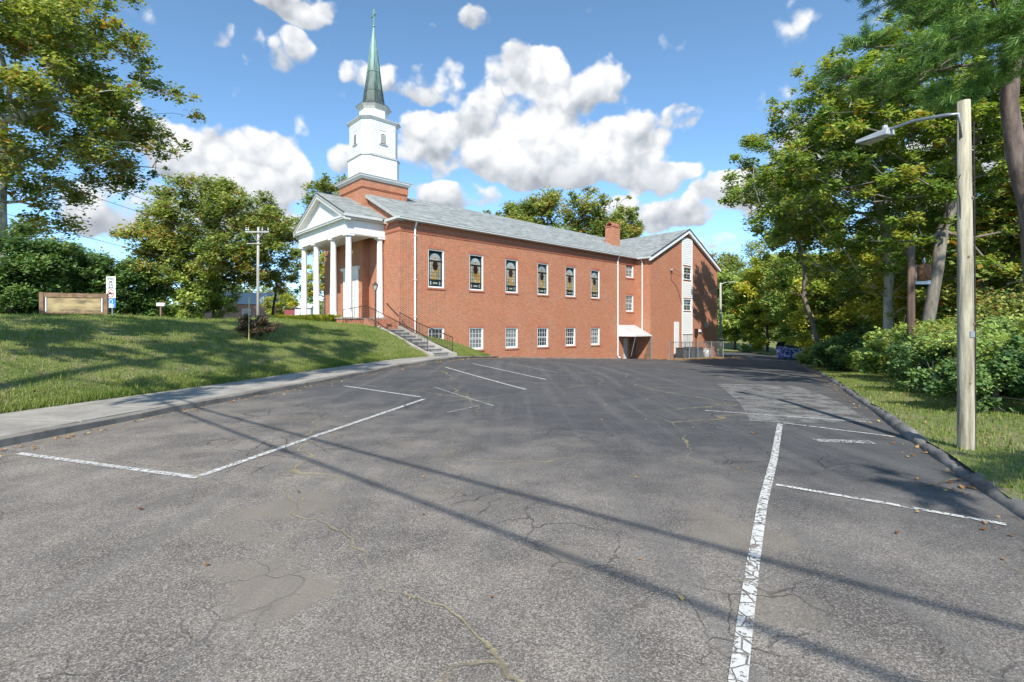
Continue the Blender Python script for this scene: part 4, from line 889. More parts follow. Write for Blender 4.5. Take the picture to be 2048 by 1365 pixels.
for k in range(8): a = k * math.pi / 4; MB().bar((.072 * math.cos(a), .072 * math.sin(a), 2.18), (.155 * math.cos(a), .155 * math.sin(a), 2.46), .014).build('lantern_bar', MAT['bronze'], lo)
for v, lab in ((MID - 1.9, 'small brass lantern hanging from the portico ceiling on the stair side of the doors'), (MID + 2.3, 'small brass lantern hanging from the portico ceiling on the far side of the doors')):
    o = tag(empty('hanging_lantern', C2W(-1.3, v, 0)), lab, 'lantern'); MB().tube([(0, 0, ENT0 + .12), (0, 0, 6.95)], .012, 5).build('chain', MAT['iron'], o); MB().lathe([(.03, 6.95), (.10, 6.9), (.10, 6.88)], (0, 0), 8).build('cap', MAT['iron'], o); MB().lathe([(.09, 6.878), (.10, 6.75), (.05, 6.62)], (0, 0), 8).build('glass', MAT['glow'], o)

# ------------------------------------------------------------------ trees
def tubes_np(segs, n=5):
    """segs: list of (p0, p1, r0, r1)"""
    P0 = np.array([s[0] for s in segs]); P1 = np.array([s[1] for s in segs]); r0 = np.array([s[2] for s in segs]); r1 = np.array([s[3] for s in segs])
    d = P1 - P0; d /= np.linalg.norm(d, axis=1)[:, None] + 1e-9
    up = np.where(np.abs(d[:, 2:3]) < .9, np.array([[0, 0, 1.0]]), np.array([[1.0, 0, 0]])); r = np.cross(d, up); r /= np.linalg.norm(r, axis=1)[:, None] + 1e-9; t = np.cross(r, d)
    a = np.arange(n) * 2 * np.pi / n; c, s = np.cos(a), np.sin(a)
    ring = r[:, None, :] * c[None, :, None] + t[:, None, :] * s[None, :, None]
    V = np.concatenate([P0[:, None, :] + ring * r0[:, None, None], P1[:, None, :] + ring * r1[:, None, None]], 1)
    k = np.arange(n); f = np.stack([k, (k + 1) % n, (k + 1) % n + n, k + n], 1)
    Fa = (np.arange(len(segs)) * 2 * n)[:, None, None] + f[None]
    return V.reshape(-1, 3), Fa.reshape(-1, 4)
def leaf_cards(C, size, g, up=.5, aspect=.62, dirs=None):
    n = len(C); nrm = g.normal(size=(n, 3)); nrm /= np.linalg.norm(nrm, axis=1)[:, None]; nrm[:, 2] = np.abs(nrm[:, 2]) + up; nrm = nrm + np.array((-sd.x, -sd.y, -sd.z)) * up * 1.1; nrm /= np.linalg.norm(nrm, axis=1)[:, None]
    ax = g.normal(size=(n, 3)) if dirs is None else dirs
    ax = ax - nrm * np.sum(ax * nrm, 1)[:, None]; ax /= np.linalg.norm(ax, axis=1)[:, None] + 1e-9; bi = np.cross(nrm, ax)
    s = size * np.clip(np.exp(g.normal(size=n) * .38) * .95, .35, 1.9)[:, None]; w = s * aspect
    V = np.stack([C - ax * s * .5, C + bi * w * .5 - ax * s * .05 + nrm * s * .08, C + ax * s * .5, C - bi * w * .5 - ax * s * .05 + nrm * s * .08], 1)
    return V.reshape(-1, 3), np.arange(n * 4).reshape(n, 4)
def tree(name, label, cat, base, crowns, nclump, nleaf, lsize, leaf, bark, trunk_r, fork, clr=.16, lean=(0, 0), seed=1, group=None, flat=.75, up=.5, aspect=.62, shell=.45, trunk_path=None, hue=.28, minr=.012):
    g = np.random.default_rng(seed); o = tag(empty(name, base), label, cat, group)
    cs = []; rs = []
    wts = np.array([c[3] * c[4] * c[5] for c in crowns]); wts = wts / wts.sum()
    while len(cs) < nclump:
        k = g.choice(len(crowns), p=wts); c = crowns[k]; d = g.normal(size=3); d /= np.linalg.norm(d); q = (shell + (1 - shell) * g.random() ** .6)
        if d[2] < -.55 and g.random() < .6: continue
        cs.append(np.array(c[:3]) + d * np.array(c[3:]) * q); rs.append(clr * (c[3] + c[4] + c[5]) / 3 * (.7 + .7 * g.random()))
    cs = np.array(cs); rs = np.array(rs)
    # skeleton: trunk nodes, then each clump joins the nearest node
    tp = trunk_path or [(0, 0, -.3), (lean[0] * .3, lean[1] * .3, fork * .5), (lean[0], lean[1], fork)]
    top = np.array(tp[-1]); cm = np.mean(cs, 0)
    nodes = [np.array(p, float) for p in tp]; par = [-1] + list(range(len(tp) - 1)); depth = [0.0] * len(tp); tips = []
    nT = len(tp)
    for k in range(3):
        nodes.append(top + (cm - top) * (k + 1) / 4 + g.normal(size=3) * .03 * fork); par.append(len(nodes) - 2); depth.append(.1)
    order = np.argsort(np.linalg.norm(cs - top, axis=1))
    for i in order:
        C = cs[i]; A = np.array(nodes[nT - 1:]); D = np.linalg.norm(A - C, axis=1) + .35 * np.array(depth[nT - 1:]) + 1.2 * np.clip(A[:, 2] - C[2], 0, None)
        j = int(np.argmin(D)) + nT - 1; p = j; A0 = nodes[j]; L = np.linalg.norm(C - A0); n = max(1, min(5, int(L / 1.0)))
        for k in range(1, n + 1):
            t = k / n; q = A0 + (C - A0) * t + (g.normal(size=3) * .035 * L if k < n else 0) + np.array((0, 0, .12 * L * math.sin(math.pi * t)))
            nodes.append(q); par.append(p); depth.append(depth[j] + L * t); p = len(nodes) - 1
        tips.append(p)
    cnt = np.zeros(len(nodes))
    for tpx in tips:
        p = tpx
        while p >= 0: cnt[p] += 1; p = par[p]
    rad = np.maximum(minr, trunk_r * (cnt / max(1, cnt[0])) ** .5 * .98)
    for k in range(nT): rad[k] = trunk_r * (1.25 if k == 0 else 1.0 - .12 * k / nT)
    segs = [(nodes[par[i]], nodes[i], min(rad[par[i]], rad[i] * 1.5), rad[i]) for i in range(1, len(nodes)) if i >= nT]
    tw = []
    for i in range(len(cs)):
        for _ in range(4): e = cs[i] + g.normal(size=3) * rs[i] * .6; tw.append((cs[i], e, minr * .9, minr * .4))
    mb = MB().tube([tuple(p) for p in np.array([nodes[k] for k in range(nT)])], [rad[k] for k in range(nT)], 12); mb.build('trunk', MAT[bark], o, True)
    v, f = tubes_np(segs + tw); mesh_np('branches', v, f, MAT[bark], o, True)
    nper = np.maximum(8, (nleaf * rs ** 2 / np.mean(rs ** 2)).astype(int)); idx = np.repeat(np.arange(len(cs)), nper); n = len(idx)
    d = g.normal(size=(n, 3)); d /= np.linalg.norm(d, axis=1)[:, None]; rr = g.random(n) ** .55
    C = cs[idx] + d * rr[:, None] * rs[idx][:, None] * np.array((1, 1, flat)) * (1 + .35 * g.normal(size=(n, 1)) * .5)
    v, f = leaf_cards(C, lsize, g, up, aspect)
    cl = g.random(len(cs)); rnd = np.clip(.5 + (g.random(n) - .5) * .62 + (cl[idx] - .5) * hue * 2, 0, .93); rnd = np.where(g.random(n) < .035 + .08 * (cl[idx] > .88), 1.0, rnd)
    mesh_np('crown', v, f, MAT[leaf], o, False, rnd); return o
def gz(x, y): return lawn_at(x, y)
# left side
tree('sycamore_tree', 'tallest tree behind the lawn, broad crown with pale limbs above the evergreens', 'tree', (-46, 44, 2.2), [(0, 0, 20.5, 13, 11, 12.2), (8.0, 2, 20, 7.8, 7, 7.1), (1, 1, 29.5, 9.6, 9, 6.4), (11.6, 1, 15.6, 4.2, 4.2, 3.1), (-4, 0, 11.5, 10, 8, 6)], 470, 260, .34, 'lf_oak', 'bark_pale', .5, 8.0, .115, (.6, 0), 11)
tree('oak_tree', 'round leafy oak with rusty tinted leaves behind the utility pole', 'tree', (-25.0, 42, 2.4), [(0, 0, 7.2, 6.4, 5.6, 4.8), (-3.4, -1, 5.0, 4.2, 3.6, 3.4), (3.8, -1, 5.0, 3.7, 3.5, 3.5), (0, -2, 4.2, 5.2, 3.5, 2.6)], 260, 300, .22, 'lf_oak', 'bark_dark', .36, 2.4, .16, (0, 0), 12)
for i, (px, D, h, w, lab) in enumerate([(20, 33, 6.6, 3.4, 'dark evergreen with dense foliage at the open end of the evergreen row'), (110, 35, 6.0, 3.0, 'dark evergreen right behind the wooden signboard'), (180, 37, 5.6, 2.8, 'dark evergreen behind the gap between signboard and speed sign'), (245, 38, 5.0, 2.6, 'bluish evergreen beside the speed limit sign, next to the pale leafy shrub')]):
    p = at(px, 640, D); p.z = gz(p.x, p.y) - .1
    tree('evergreen_tree', lab, 'tree', p, [(0, 0, h * .48, w * .95, w * .9, h * .5), (0, 0, h * .25, w * 1.1, w, h * .26)], 110, 330, .19, 'lf_dark', 'bark_dark', .2, h * .3, .24, (0, 0), 20 + i, 'evergreens behind the signboard', shell=.5)
p = at(378, 634, 40); p.z = gz(p.x, p.y) - .1
tree('leafy_shrub', 'tall pale green shrub between the evergreens and the oak trunk', 'shrub', p, [(0, 0, 2.6, 2.6, 2.0, 2.7), (1.2, 0, 1.4, 2.2, 2.0, 1.5), (-1.5, .5, 3.8, 1.8, 1.5, 1.6)], 80, 230, .20, 'lf_light', 'bark_mid', .12, .8, .24, (0, 0), 31)
p = at(545, 634, 52); tree('pale_shrub', 'yellow green rounded shrub near the red and white sheds', 'shrub', at(562, 632, 60), [(0, 0, 1.3, 1.9, 1.6, 1.4)], 30, 160, .18, 'lf_yel', 'bark_mid', .08, .5, .28, (0, 0), 33)
tree('slender_tree', 'thin dark branched small tree leaning at the edge of the oak', 'tree', at(545, 632, 50), [(0, 0, 4.2, 2.6, 2.0, 1.6), (1.3, 0, 3.2, 2.2, 1.6, .9)], 34, 90, .19, 'lf_dark', 'bark_dark', .12, 2.0, .2, (.3, 0), 34)
tree('yellowing_tree', 'yellow green tree seen between the portico columns', 'tree', at(648, 636, 58), [(0, 0, 4.2, 2.6, 2.4, 3.6)], 60, 200, .22, 'lf_yel', 'bark_mid', .16, 1.8, .24, (0, 0), 35)
tree('pointed_tree', 'dark tree whose tip rises behind the brick base of the steeple', 'tree', at(668, 630, 62), [(0, 0, 11, 4.2, 4, 6.5), (.4, 0, 14.8, 2.6, 2.4, 3.4)], 110, 210, .28, 'lf_oak', 'bark_dark', .3, 6, .18, (0, 0), 36)
for i, (px, D, zt, w, lab) in enumerate([(1030, 70, 22.4, 5.6, 'oak behind the middle of the church roof ridge'), (1115, 74, 25.4, 7.4, 'largest oak showing above the church roof near the chimney'), (1210, 76, 24.6, 5.8, 'oak directly behind the brick chimney')]):
    b = at(px, 656, D); b.z = -1
    tree('roadside_oak', lab, 'tree', b, [(0, 0, zt * .62, w, w, zt * .30), (w * .5, 0, zt * .74, w * .62, w * .6, zt * .2), (-w * .55, 0, zt * .7, w * .6, w * .6, zt * .17)], 130, 260, .34, 'lf_oak', 'bark_dark', .4, zt * .32, .18, (0, 0), 40 + i, 'oaks behind the church')
for i, (px, D, h, w, lab) in enumerate([(250, 78, 9, 6, 'far tree in the gap between evergreens and oak'), (335, 84, 8, 6, 'far tree behind the mailbox'), (440, 95, 10, 7, 'far tree behind the pinkish house'), (520, 100, 10, 7, 'far tree behind the utility pole'), (590, 110, 9, 7, 'far tree behind the red and white shed'), (150, 70, 12, 7, 'far tree above the signboard evergreens'), (40, 62, 13, 7, 'far tree behind the tallest tree')]):
    b = at(px, 656, D); b.z = 1.5
    tree('distant_tree', lab, 'tree', b, [(0, 0, h * .5, w, w * .7, h * .5)], 60, 130, .42, ['lf_oak', 'lf_light', 'lf_syc'][i % 3], 'bark_dark', .25, h * .25, .24, (0, 0), 150 + i, 'far trees behind the lawn', shell=.4)
# right side
bA = on_lot(1762, 752); bA.x += .3
tree('sycamore_tree', 'tall forked sycamore with pale trunk base standing beside the verge', 'tree', (bA.x, bA.y, verge_at(bA.x, bA.y)), [(-.8, .5, 10.4, 6.6, 5.2, 6.2), (-4.8, .3, 8.4, 2.8, 2.6, 3.8), (3.4, 0, 12.4, 5.0, 4.4, 5.0), (.2, 0, 16.0, 4.6, 4, 3.4), (-3.0, 0, 14.0, 4.0, 3.6, 3.8), (-5.3, .2, 11.0, 2.4, 2.4, 3.0), (0, 0, 4.8, 2.8, 2.6, 2.2)], 600, 215, .175, 'lf_syc', 'bark_pale', .25, 4.2, .112, (.1, 0), 51, hue=.3, minr=.016,
     trunk_path=[(0, 0, -.4), (.05, 0, 1.6), (.12, 0, 3.2), (.1, 0, 4.3)])
bB = at(1850, 700, 21.5); bB.z = verge_at(bB.x, bB.y)
tree('sycamore_tree', 'dark trunked sycamore leaning behind the transformer pole', 'tree', bB, [(1.5, 0, 12.5, 4.6, 4, 4.6), (-2.0, .5, 9.0, 3.4, 3, 3.4), (4.6, 0, 9.5, 3.6, 3.4, 4.0), (2.0, 1, 5.6, 3.0, 2.6, 2.2)], 300, 215, .18, 'lf_syc', 'bark_mid', .24, 5.5, .125, (.8, 0), 52, hue=.3,
     trunk_path=[(0, 0, -.4), (.15, 0, 2.5), (.55, 0, 4.8), (.75, 0, 6.4)])
# pine in the upper right corner: trunk, limbs, needle tufts
def pine(name, label, base, trunk_pts, trunk_r, limbs, seed, cat='tree'):
    g = np.random.default_rng(seed); o = tag(empty(name, base), label, cat)
    MB().tube(trunk_pts, [trunk_r * (1.15 - .5 * i / (len(trunk_pts) - 1)) for i in range(len(trunk_pts))], 12).build('trunk', MAT['bark_pine'], o, True)
    segs = []; NV = []; 
    for (a, b) in limbs:
        a = np.array(a, float); b = np.array(b, float); L = np.linalg.norm(b - a); n = 6; prev = a; side = np.cross(b - a, (0, 0, 1.0)); side /= np.linalg.norm(side) + 1e-9
        for k in range(1, n + 1):
            t = k / n; q = a + (b - a) * t + np.array((0, 0, -.10 * L * math.sin(math.pi * t))) + g.normal(size=3) * .03 * L
            segs.append((prev, q, .05 * (1 - .8 * (t - 1 / n)) * (L / 4) ** .5, .05 * (1 - .8 * t) * (L / 4) ** .5))
            if t > .25:
                for _ in range(9):
                    e = q + side * g.normal() * .42 + (b - a) / L * abs(g.normal()) * .5 + np.array((0, 0, .12 + .14 * g.normal())); segs.append((q, e, .014, .006))
                    for m in range(5): NV.append((q + (e - q) * (.35 + .65 * g.random()), (e - q)))
            prev = q
    v, f = tubes_np(segs); mesh_np('branches', v, f, MAT['bark_pine'], o, True)
    C = np.array([p for p, d in NV]); Dr = np.array([d for p, d in NV]); Dr /= np.linalg.norm(Dr, axis=1)[:, None] + 1e-9; m = 34
    C = np.repeat(C, m, 0); Dr = np.repeat(Dr, m, 0) + g.normal(size=(len(C), 3)) * .55; Dr /= np.linalg.norm(Dr, axis=1)[:, None]
    v, f = leaf_cards(C + Dr * .08 + g.normal(size=C.shape) * .05, .17, g, .2, .075, Dr)
    mesh_np('needles', v, f, MAT['lf_pine'], o, False, np.clip(np.repeat(g.random(len(NV)), m) * .7 + .3 * g.random(len(C)), 0, .95)); return o
D = 13.0
tpts = [at(2090, 760, D), at(2060, 420, D), at(2036, 330, D), at(2018, 210, D), at(2030, 60, D), at(2052, -160, D), at(2070, -420, D)]
bz = verge_at(tpts[0].x, tpts[0].y); b0 = Vector((tpts[0].x, tpts[0].y, bz)); tl = [(0, 0, -.3)] + [tuple(p - b0) for p in tpts[1:]]
def pl(px, py, dd, px2, py2, dd2): return (tuple(at(px, py, D + dd) - b0), tuple(at(px2, py2, D + dd2) - b0))
pine('pine_tree', 'dark pine with curved trunk and long needled boughs over the verge', b0, tl, .21, [pl(2030, 60, 0, 1740, 90, -1.5), pl(2030, 40, 0, 1830, 20, 1), pl(2036, -40, 0, 1760, -20, -.5), pl(2030, 100, 0, 1700, 150, .6), pl(2036, 0, 0, 1900, 60, -3.0), pl(2045, -100, 0, 1700, -80, .5), pl(2040, -60, 0, 2300, -60, .5), pl(2030, 120, 0, 1900, 175, -1.8), pl(2050, -200, 0, 1800, -220, -2), pl(2030, 30, 0, 2200, 120, -1.0), pl(2055, -300, 0, 1850, -330, 1.5), pl(2030, 90, 0, 2080, 70, -3), pl(2040, 370, 0, 2180, 330, -1.5), pl(2036, 60, 0, 2000, 0, -3.5), pl(2046, -260, 0, 2300, -250, -1)], 61)
b9 = Vector((11.0, 1.5, .1)); pine('pine_tree', 'pine beside the lot whose boughs shade the kerb', b9, [(0, 0, -.3), (.1, 0, 4), (-.1, 0, 8), (0, 0, 12)], .22, [((0, 0, 4.9), (-6.3, -1.7, 5.1)), ((0, 0, 5.6), (-5.2, -2.6, 5.9)), ((0, 0, 6.2), (3, 1, 7)), ((0, 0, 9), (3, -2, 9.6)), ((0, 0, 7.5), (1, -4, 8)), ((0, 0, 10), (2.4, .5, 11.2))], 62)
# understorey along the verge
shr = [(1930, 800, 13.0, 1.7, 1.9, 'lf_dark', 'dark glossy shrub right behind the wooden lamp pole'), (2045, 800, 11.2, 1.8, 2.2, 'lf_light', 'bright pale green bush at the open end of the verge shrubs'), (1880, 760, 17.0, 1.7, 2.2, 'lf_syc', 'leafy shrub at the foot of the leaning sycamore'), (1815, 745, 20, 1.8, 2.4, 'lf_light', 'feathery pale green shrub at the foot of the transformer pole'),
       (1990, 830, 9.8, 1.2, 1.3, 'lf_dark', 'low dark shrub in front of the pale green bush'), (1700, 728, 29, 1.9, 2.4, 'lf_dark', 'dark shrub beside the forked sycamore trunk, on its dumpster side'), (1650, 722, 36, 1.6, 2.0, 'lf_light', 'leafy shrub between the dumpster and the forked sycamore'), (1745, 730, 27, 1.5, 1.6, 'lf_syc', 'low leafy shrub behind the forked sycamore base'), (1600, 712, 62, 2.4, 3.0, 'lf_yel', 'yellow green shrub just behind the dumpster'), (2075, 760, 13.5, 2.2, 3.2, 'lf_oak', 'bronze tinted shrub behind the pale green bush')]
for i, (px, py, Dp, w, h, lf, lab) in enumerate(shr):
    p = at(px, py, Dp); p.z = verge_at(p.x, p.y) - .1
    tree('verge_shrub', lab, 'shrub', p, [(0, 0, h * .45, w, w * .9, h * .5), (w * .5, .2, h * .75, w * .5, w * .5, h * .45), (-w * .6, 0, h * .4, w * .6, w * .6, h * .4)], 62, 330, .078 if Dp < 18 else .13, lf, 'bark_mid', .06, .4, .26, (0, 0), 70 + i, 'shrubs along the verge', shell=.3, minr=.008)
# woodland beyond the drive
wood = [(1470, 78, 14.5, 4.6, 'lf_light'), (1535, 74, 15.5, 4.8, 'lf_yel'), (1600, 66, 15, 4.8, 'lf_light'), (1660, 56, 13, 4.4, 'lf_yel'), (1700, 44, 11, 3.6, 'lf_syc'), (1790, 40, 13, 4.4, 'lf_yel'), (1900, 32, 12, 4.2, 'lf_yel'), (1980, 28, 11, 3.8, 'lf_syc'), (2060, 22, 10, 3.4, 'lf_oak'), (1440, 95, 19.5, 5.4, 'lf_oak'), (1510, 98, 21.5, 5.8, 'lf_oak'), (1850, 50, 17, 5.5, 'lf_light'), (1960, 44, 18, 5.6, 'lf_yel'), (1740, 62, 15, 5.0, 'lf_oak'), (2100, 36, 16, 5, 'lf_light')]
wl = ['pale green tree at the lit wood edge just past the brick wing', 'yellow green tree of the wood edge straight behind the end of the drive', 'pale tree of the wood edge above the dumpster', 'yellow tinted tree of the wood edge between dumpster and sycamore', 'green tree close behind the forked sycamore', 'yellow green tree in the wood behind the transformer pole', 'yellow green tree in the wood behind the leaning sycamore', 'green tree in the wood behind the wooden lamp pole', 'oak in the wood under the pine trunk', 'tall oak farther back past the brick wing corner', 'taller oak at the back of the wood end of the drive', 'pale tall tree deep in the wood behind the leaning sycamore', 'tall yellow green tree deep in the wood behind the lamp pole', 'oak deep in the wood behind the forked sycamore', 'pale tall tree deep in the wood under the pine']
for i, ((px, Dp, h, w, lf), lab) in enumerate(zip(wood, wl)):
    p = at(px, 660, Dp); p.z = min(float(zlot(p.x, p.y)), -.4) - .4
    tree('woodland_tree', lab, 'tree', p, [(0, 0, h * .55, w, w * .9, h * .44), (w * .3, 0, h * .2, w * .9, w * .8, h * .2)], 110, 230, .26 if Dp < 60 else .34, lf, 'bark_dark', .2, h * .2, .2, (0, 0), 90 + i, 'trees of the wood beyond the lot', shell=.4)
# trees outside the picture that shade the lawn
for i, (x, y, h, w, nc) in enumerate([(-15.6, 4.6, 13.0, 5.0, 66), (-23.0, 9.0, 12.5, 5.2, 56), (-11.2, -3.0, 26.0, 4.4, 84), (-19.5, 14.5, 8.6, 2.6, 26), ]):
    tree('street_tree', ['tree across the bank shading the lawn', 'spreading tree beyond the bank shading the lawn', 'tall tree by the sidewalk shading the lawn edge', 'small tree by the sidewalk shading the lawn'][i], 'tree', (x, y, lawn_at(x, y) - .1), [(0, 0, h * .72, w, w, h * .28)], nc, 60, .30, 'lf_oak', 'bark_dark', .14, h * .4, .115, (0, 0), 120 + i, 'trees along the street')
p = Vector((27.2, 43.5, -1.8)); tree('drive_side_tree', 'leafy tree leaning over the drive beyond the brick wing', 'tree', p, [(-5.6, 0, 16.6, 3.0, 3, 4.2), (-1.5, 0, 13.0, 3.6, 2.8, 4.4), (-2, 0, 8, 3, 2.6, 2.6)], 130, 240, .26, 'lf_syc', 'bark_mid', .2, 4.0, .2, (-.8, 0), 131)
# bronze shrub on the lawn with its yellow guy marker
def on_lawn(px, py):
    D = 9.0
    while D < 60 and at(px, py, D).z > lawn_at(at(px, py, D).x, D): D += .1
    q = at(px, py, D); q.z = lawn_at(q.x, q.y); return q
sp = on_lawn(510, 679)
tree('bronze_shrub', 'small bronze leaved shrub standing alone on the lawn', 'shrub', sp, [(0, 0, .50, .80, .6, .42)], 60, 150, .06, 'lf_maroon', 'bark_mid', .03, .15, .24, (0, 0), 140, shell=.3, minr=.005)
gm = tag(MB().tube([(0, 0, -.1), (.01, 0, 1.6)], .018, 6).build('marker_stake', plain('yellow_plastic', (.6, .5, .2), .5)), 'thin yellow marker stake in front of the bronze shrub', 'stake'); gm.location = sp + Vector((.03, -.5, 0)); gm.location.z = lawn_at(gm.location.x, gm.location.y)
# ornamental grass along the portico
for i, (u, v) in enumerate([(-3.35, 3.2), (-3.35, 4.3), (-3.35, 5.4), (-3.4, 6.4), (-3.35, 7.5), (-3.4, 8.6), (-3.4, 9.9), (-3.4, 11.0)]):
    x, y = from_uv(u, v); g = np.random.default_rng(i + 200); n = 230; a = g.random(n) * 6.28; r = g.random(n) ** .5 * .42; b = np.stack([r * np.cos(a), r * np.sin(a), np.zeros(n)], 1); h = .28 + .28 * g.random(n); out = np.stack([np.cos(a), np.sin(a)], 1) * (.2 + .45 * g.random(n))[:, None]
    w = .03; tp = b + np.stack([out[:, 0], out[:, 1], h], 1); md = b + np.stack([out[:, 0] * .35, out[:, 1] * .35, h * .7], 1); sd_ = np.stack([-np.sin(a) * w, np.cos(a) * w, np.zeros(n)], 1)
    v_ = np.stack([b - sd_, b + sd_, md + sd_ * .8, tp, md - sd_ * .8], 1).reshape(-1, 3); f_ = np.arange(n * 5).reshape(n, 5)
    o = tag(mesh_np('grass_clump', v_, f_, MAT['lf_yel'], None, False, .35 + g.random(n) * .5), 'tufted clump of long ornamental grass along the portico base', 'grass clump', 'grass clumps along the portico'); o.location = (x, y, lawn_at(x, y) - .03)

# ------------------------------------------------------------------ street furniture, signs, poles
def text_mesh(s, size, mat, parent, loc, rot, name='lettering', sx=1.0):
    cu = bpy.data.curves.new(name, 'FONT'); cu.body = s; cu.size = size; cu.align_x = 'CENTER'; cu.align_y = 'CENTER'; cu.extrude = .002; cu.offset = size * .012
    t = bpy.data.objects.new(name, cu); COL.objects.link(t); bpy.context.view_layer.update()
    me = bpy.data.meshes.new_from_object(t); bpy.data.objects.remove(t); o = bpy.data.objects.new(name, me); COL.objects.link(o); me.materials.clear(); me.materials.append(mat); o.parent = parent; o.location = loc; o.rotation_euler = rot; o.scale = (sx, 1, 1); return o
# signboard
a = at(84, 643, 25.2); b = at(212, 643, 26.2); a.z = lawn_at(a.x, a.y); b.z = lawn_at(b.x, b.y)
L = math.hypot(b.x - a.x, b.y - a.y); zt = EYE + (HY - 586) / F * 25.6 - a.z
sb = tag(empty('signboard', a, math.atan2(b.y - a.y, b.x - a.x)), 'blank weathered wooden signboard on two posts on the lawn', 'signboard')
dzb = b.z - a.z
for x0 in (0, L): MB().box(x0 - .09, x0 + .09, -.09, .09, -.3, zt).build('post', MAT['cedar'], sb, bevel=.01)
MB().box(.092, L - .092, -.07, .07, zt - .24, zt - .02).build('top_rail', MAT['cedar'], sb, bevel=.01); MB().box(.092, L - .092, -.06, .06, zt - 1.08, zt - .98).build('bottom_rail', MAT['cedar'], sb, bevel=.01)
MB().box(.22, L - .22, -.03, .03, zt - .978, zt - .242).build('panel', MAT['board'], sb)
for x0 in (.14, L - .19): MB().box(x0, x0 + .05, -.05, .05, zt - .978, zt - .242).build('stile', MAT['white'], sb)
# speed limit sign
p = at(222, 636, 29.5); gzv = lawn_at(p.x, p.y); p.z = gzv
sg = tag(empty('speed_sign', p, R(-12)), 'speed limit 25 sign stacked over no trucks and blue plates on a post', 'road sign')
zz = lambda py: EYE + (HY - py) / F * 29.5 - gzv
MB().tube([(.03, .06, -.3), (.03, .06, zz(556))], .035, 6).build('post', MAT['metal'], sg)
w = 23 / F * 29.5 / 2
def plate(y0, y1, mat, e=0): return MB().box(-w, w, -.01 - e, .01 - e, zz(y1), zz(y0)).build('plate', mat, sg, bevel=.004)
plate(553.5, 577.5, MAT['signwhite']); plate(578.5, 597, MAT['signwhite']); plate(598, 616, MAT['signblue'])
rx = (R(90), 0, 0)
text_mesh('SPEED', .20, MAT['signblack'], sg, (0, -.014, zz(558.5)), rx); text_mesh('LIMIT', .20, MAT['signblack'], sg, (0, -.014, zz(564.5)), rx); text_mesh('25', .36, MAT['signblack'], sg, (0, -.014, zz(572.5)), rx, sx=1.15)
cz = zz(587.5); mb = MB()
vs = [(r * math.cos(t), -.014, cz + r * math.sin(t)) for r in (.245, .19) for t in np.linspace(0, 2 * math.pi, 33)[:-1]]
mb.add(vs, [(k, (k + 1) % 32, 32 + (k + 1) % 32, 32 + k) for k in range(32)]).build('ring', MAT['signred'], sg); MB().bar((-.15, -.016, cz + .15), (.15, -.016, cz - .15), .05, .004).build('slash', MAT['signred'], sg)
MB().box(-.15, .04, -.0135, -.0115, cz - .06, cz + .08).box(.05, .15, -.0135, -.0115, cz - .06, cz + .04).build('truck_symbol', MAT['signblack'], sg)
cz2 = zz(604); mb = MB(); vs = [(r * math.cos(t), -.014, cz2 + r * math.sin(t)) for r in (.15, .12) for t in np.linspace(0, 2 * math.pi, 25)[:-1]]; mb.add(vs, [(k, (k + 1) % 24, 24 + (k + 1) % 24, 24 + k) for k in range(24)]).build('emblem', MAT['signwhite'], sg)
for q in (610, 612.5, 615): MB().box(-.2, .2, -.013, -.0112, zz(q) - .02, zz(q) + .02).build('text_bar', MAT['signwhite'], sg)
# far utility pole with crossarm, mailbox
def upole(base, h, r, mat, label, arms=True):
    o = tag(empty('utility_pole', base), label, 'utility pole'); MB().tube([(0, 0, -.5), (0, 0, h * .5), (.02, 0, h)], [r * 1.15, r, r * .8], 10).build('pole', mat, o, True)
    if arms:
        MB().box(-.80, .80, -.15, -.06, h - .38, h - .29).build('crossarm', MAT['greypole'], o)
        for s in (-1, 1): MB().bar((s * .40, -.14, h - .36), (0, -.12, h - .95), .04, .02).build('brace', MAT['metal'], o)
        for x in (-.74, -.6, .35, .74): MB().lathe([(.03, h - .289), (.06, h - .2), (.04, h - .14), (.055, h - .08), (.02, h - .02)], (x, -.11), 8).build('insulator', MAT['metal'], o)
    return o
up = at(516, 634, 33.5); up.z = lawn_at(up.x, up.y); hp = EYE + (HY - 455) / F * 33.5 - up.z
upole(up, hp, .09, MAT['greypole'], 'grey utility pole with crossarm and insulators in front of the oak')
for k in range(2): MB().box(-.7, .3, -.16, -.12, hp - 1.15 - k * .0, hp - 1.1).build('lower_arm', MAT['greypole'], bpy.data.objects['utility_pole']) if k == 0 else None
mp = at(322, 636, 36); mp.z = lawn_at(mp.x, mp.y); mo = tag(empty('mailbox', mp), 'white mailbox on a short timber post by the evergreens', 'mailbox'); MB().box(-.05, .05, -.05, .05, -.2, .95).build('post', MAT['cedar'], mo); MB().hexa([(-.3, -.1, .95), (.3, -.1, .95), (.3, .1, .95), (-.3, .1, .95)], [(-.3, -.09, 1.2), (.3, -.09, 1.2), (.3, .09, 1.2), (-.3, .09, 1.2)]).build('box', MAT['signwhite'], mo, bevel=.04); MB().box(.2, .23, -.13, -.101, 1.05, 1.3).build('flag', MAT['signred'], mo)
# cables
def cable(a, b, sag, r, name, label, grp):
    a = Vector(a); b = Vector(b); pts = [a.lerp(b, t) - Vector((0, 0, sag * 4 * t * (1 - t))) for t in np.linspace(0, 1, 25)]
    tag(MB().tube(pts, r, 5).build(name, MAT['iron']), label, 'cable', grp)
ptop = up + Vector((0, 0, hp))
for k, (py, dz, lab) in enumerate([(262, -.2, 'topmost utility cable crossing the tallest tree to the pole'), (300, -1.1, 'second utility cable crossing the tallest tree to the pole'), (405, -3.2, 'lowest utility cable crossing the tallest tree to the pole')]): cable(at(-60, py, 27), ptop + Vector((-.9 + k * .4, -.1, dz)), .35, .014, 'utility_cable', lab, 'utility cables over the lawn')
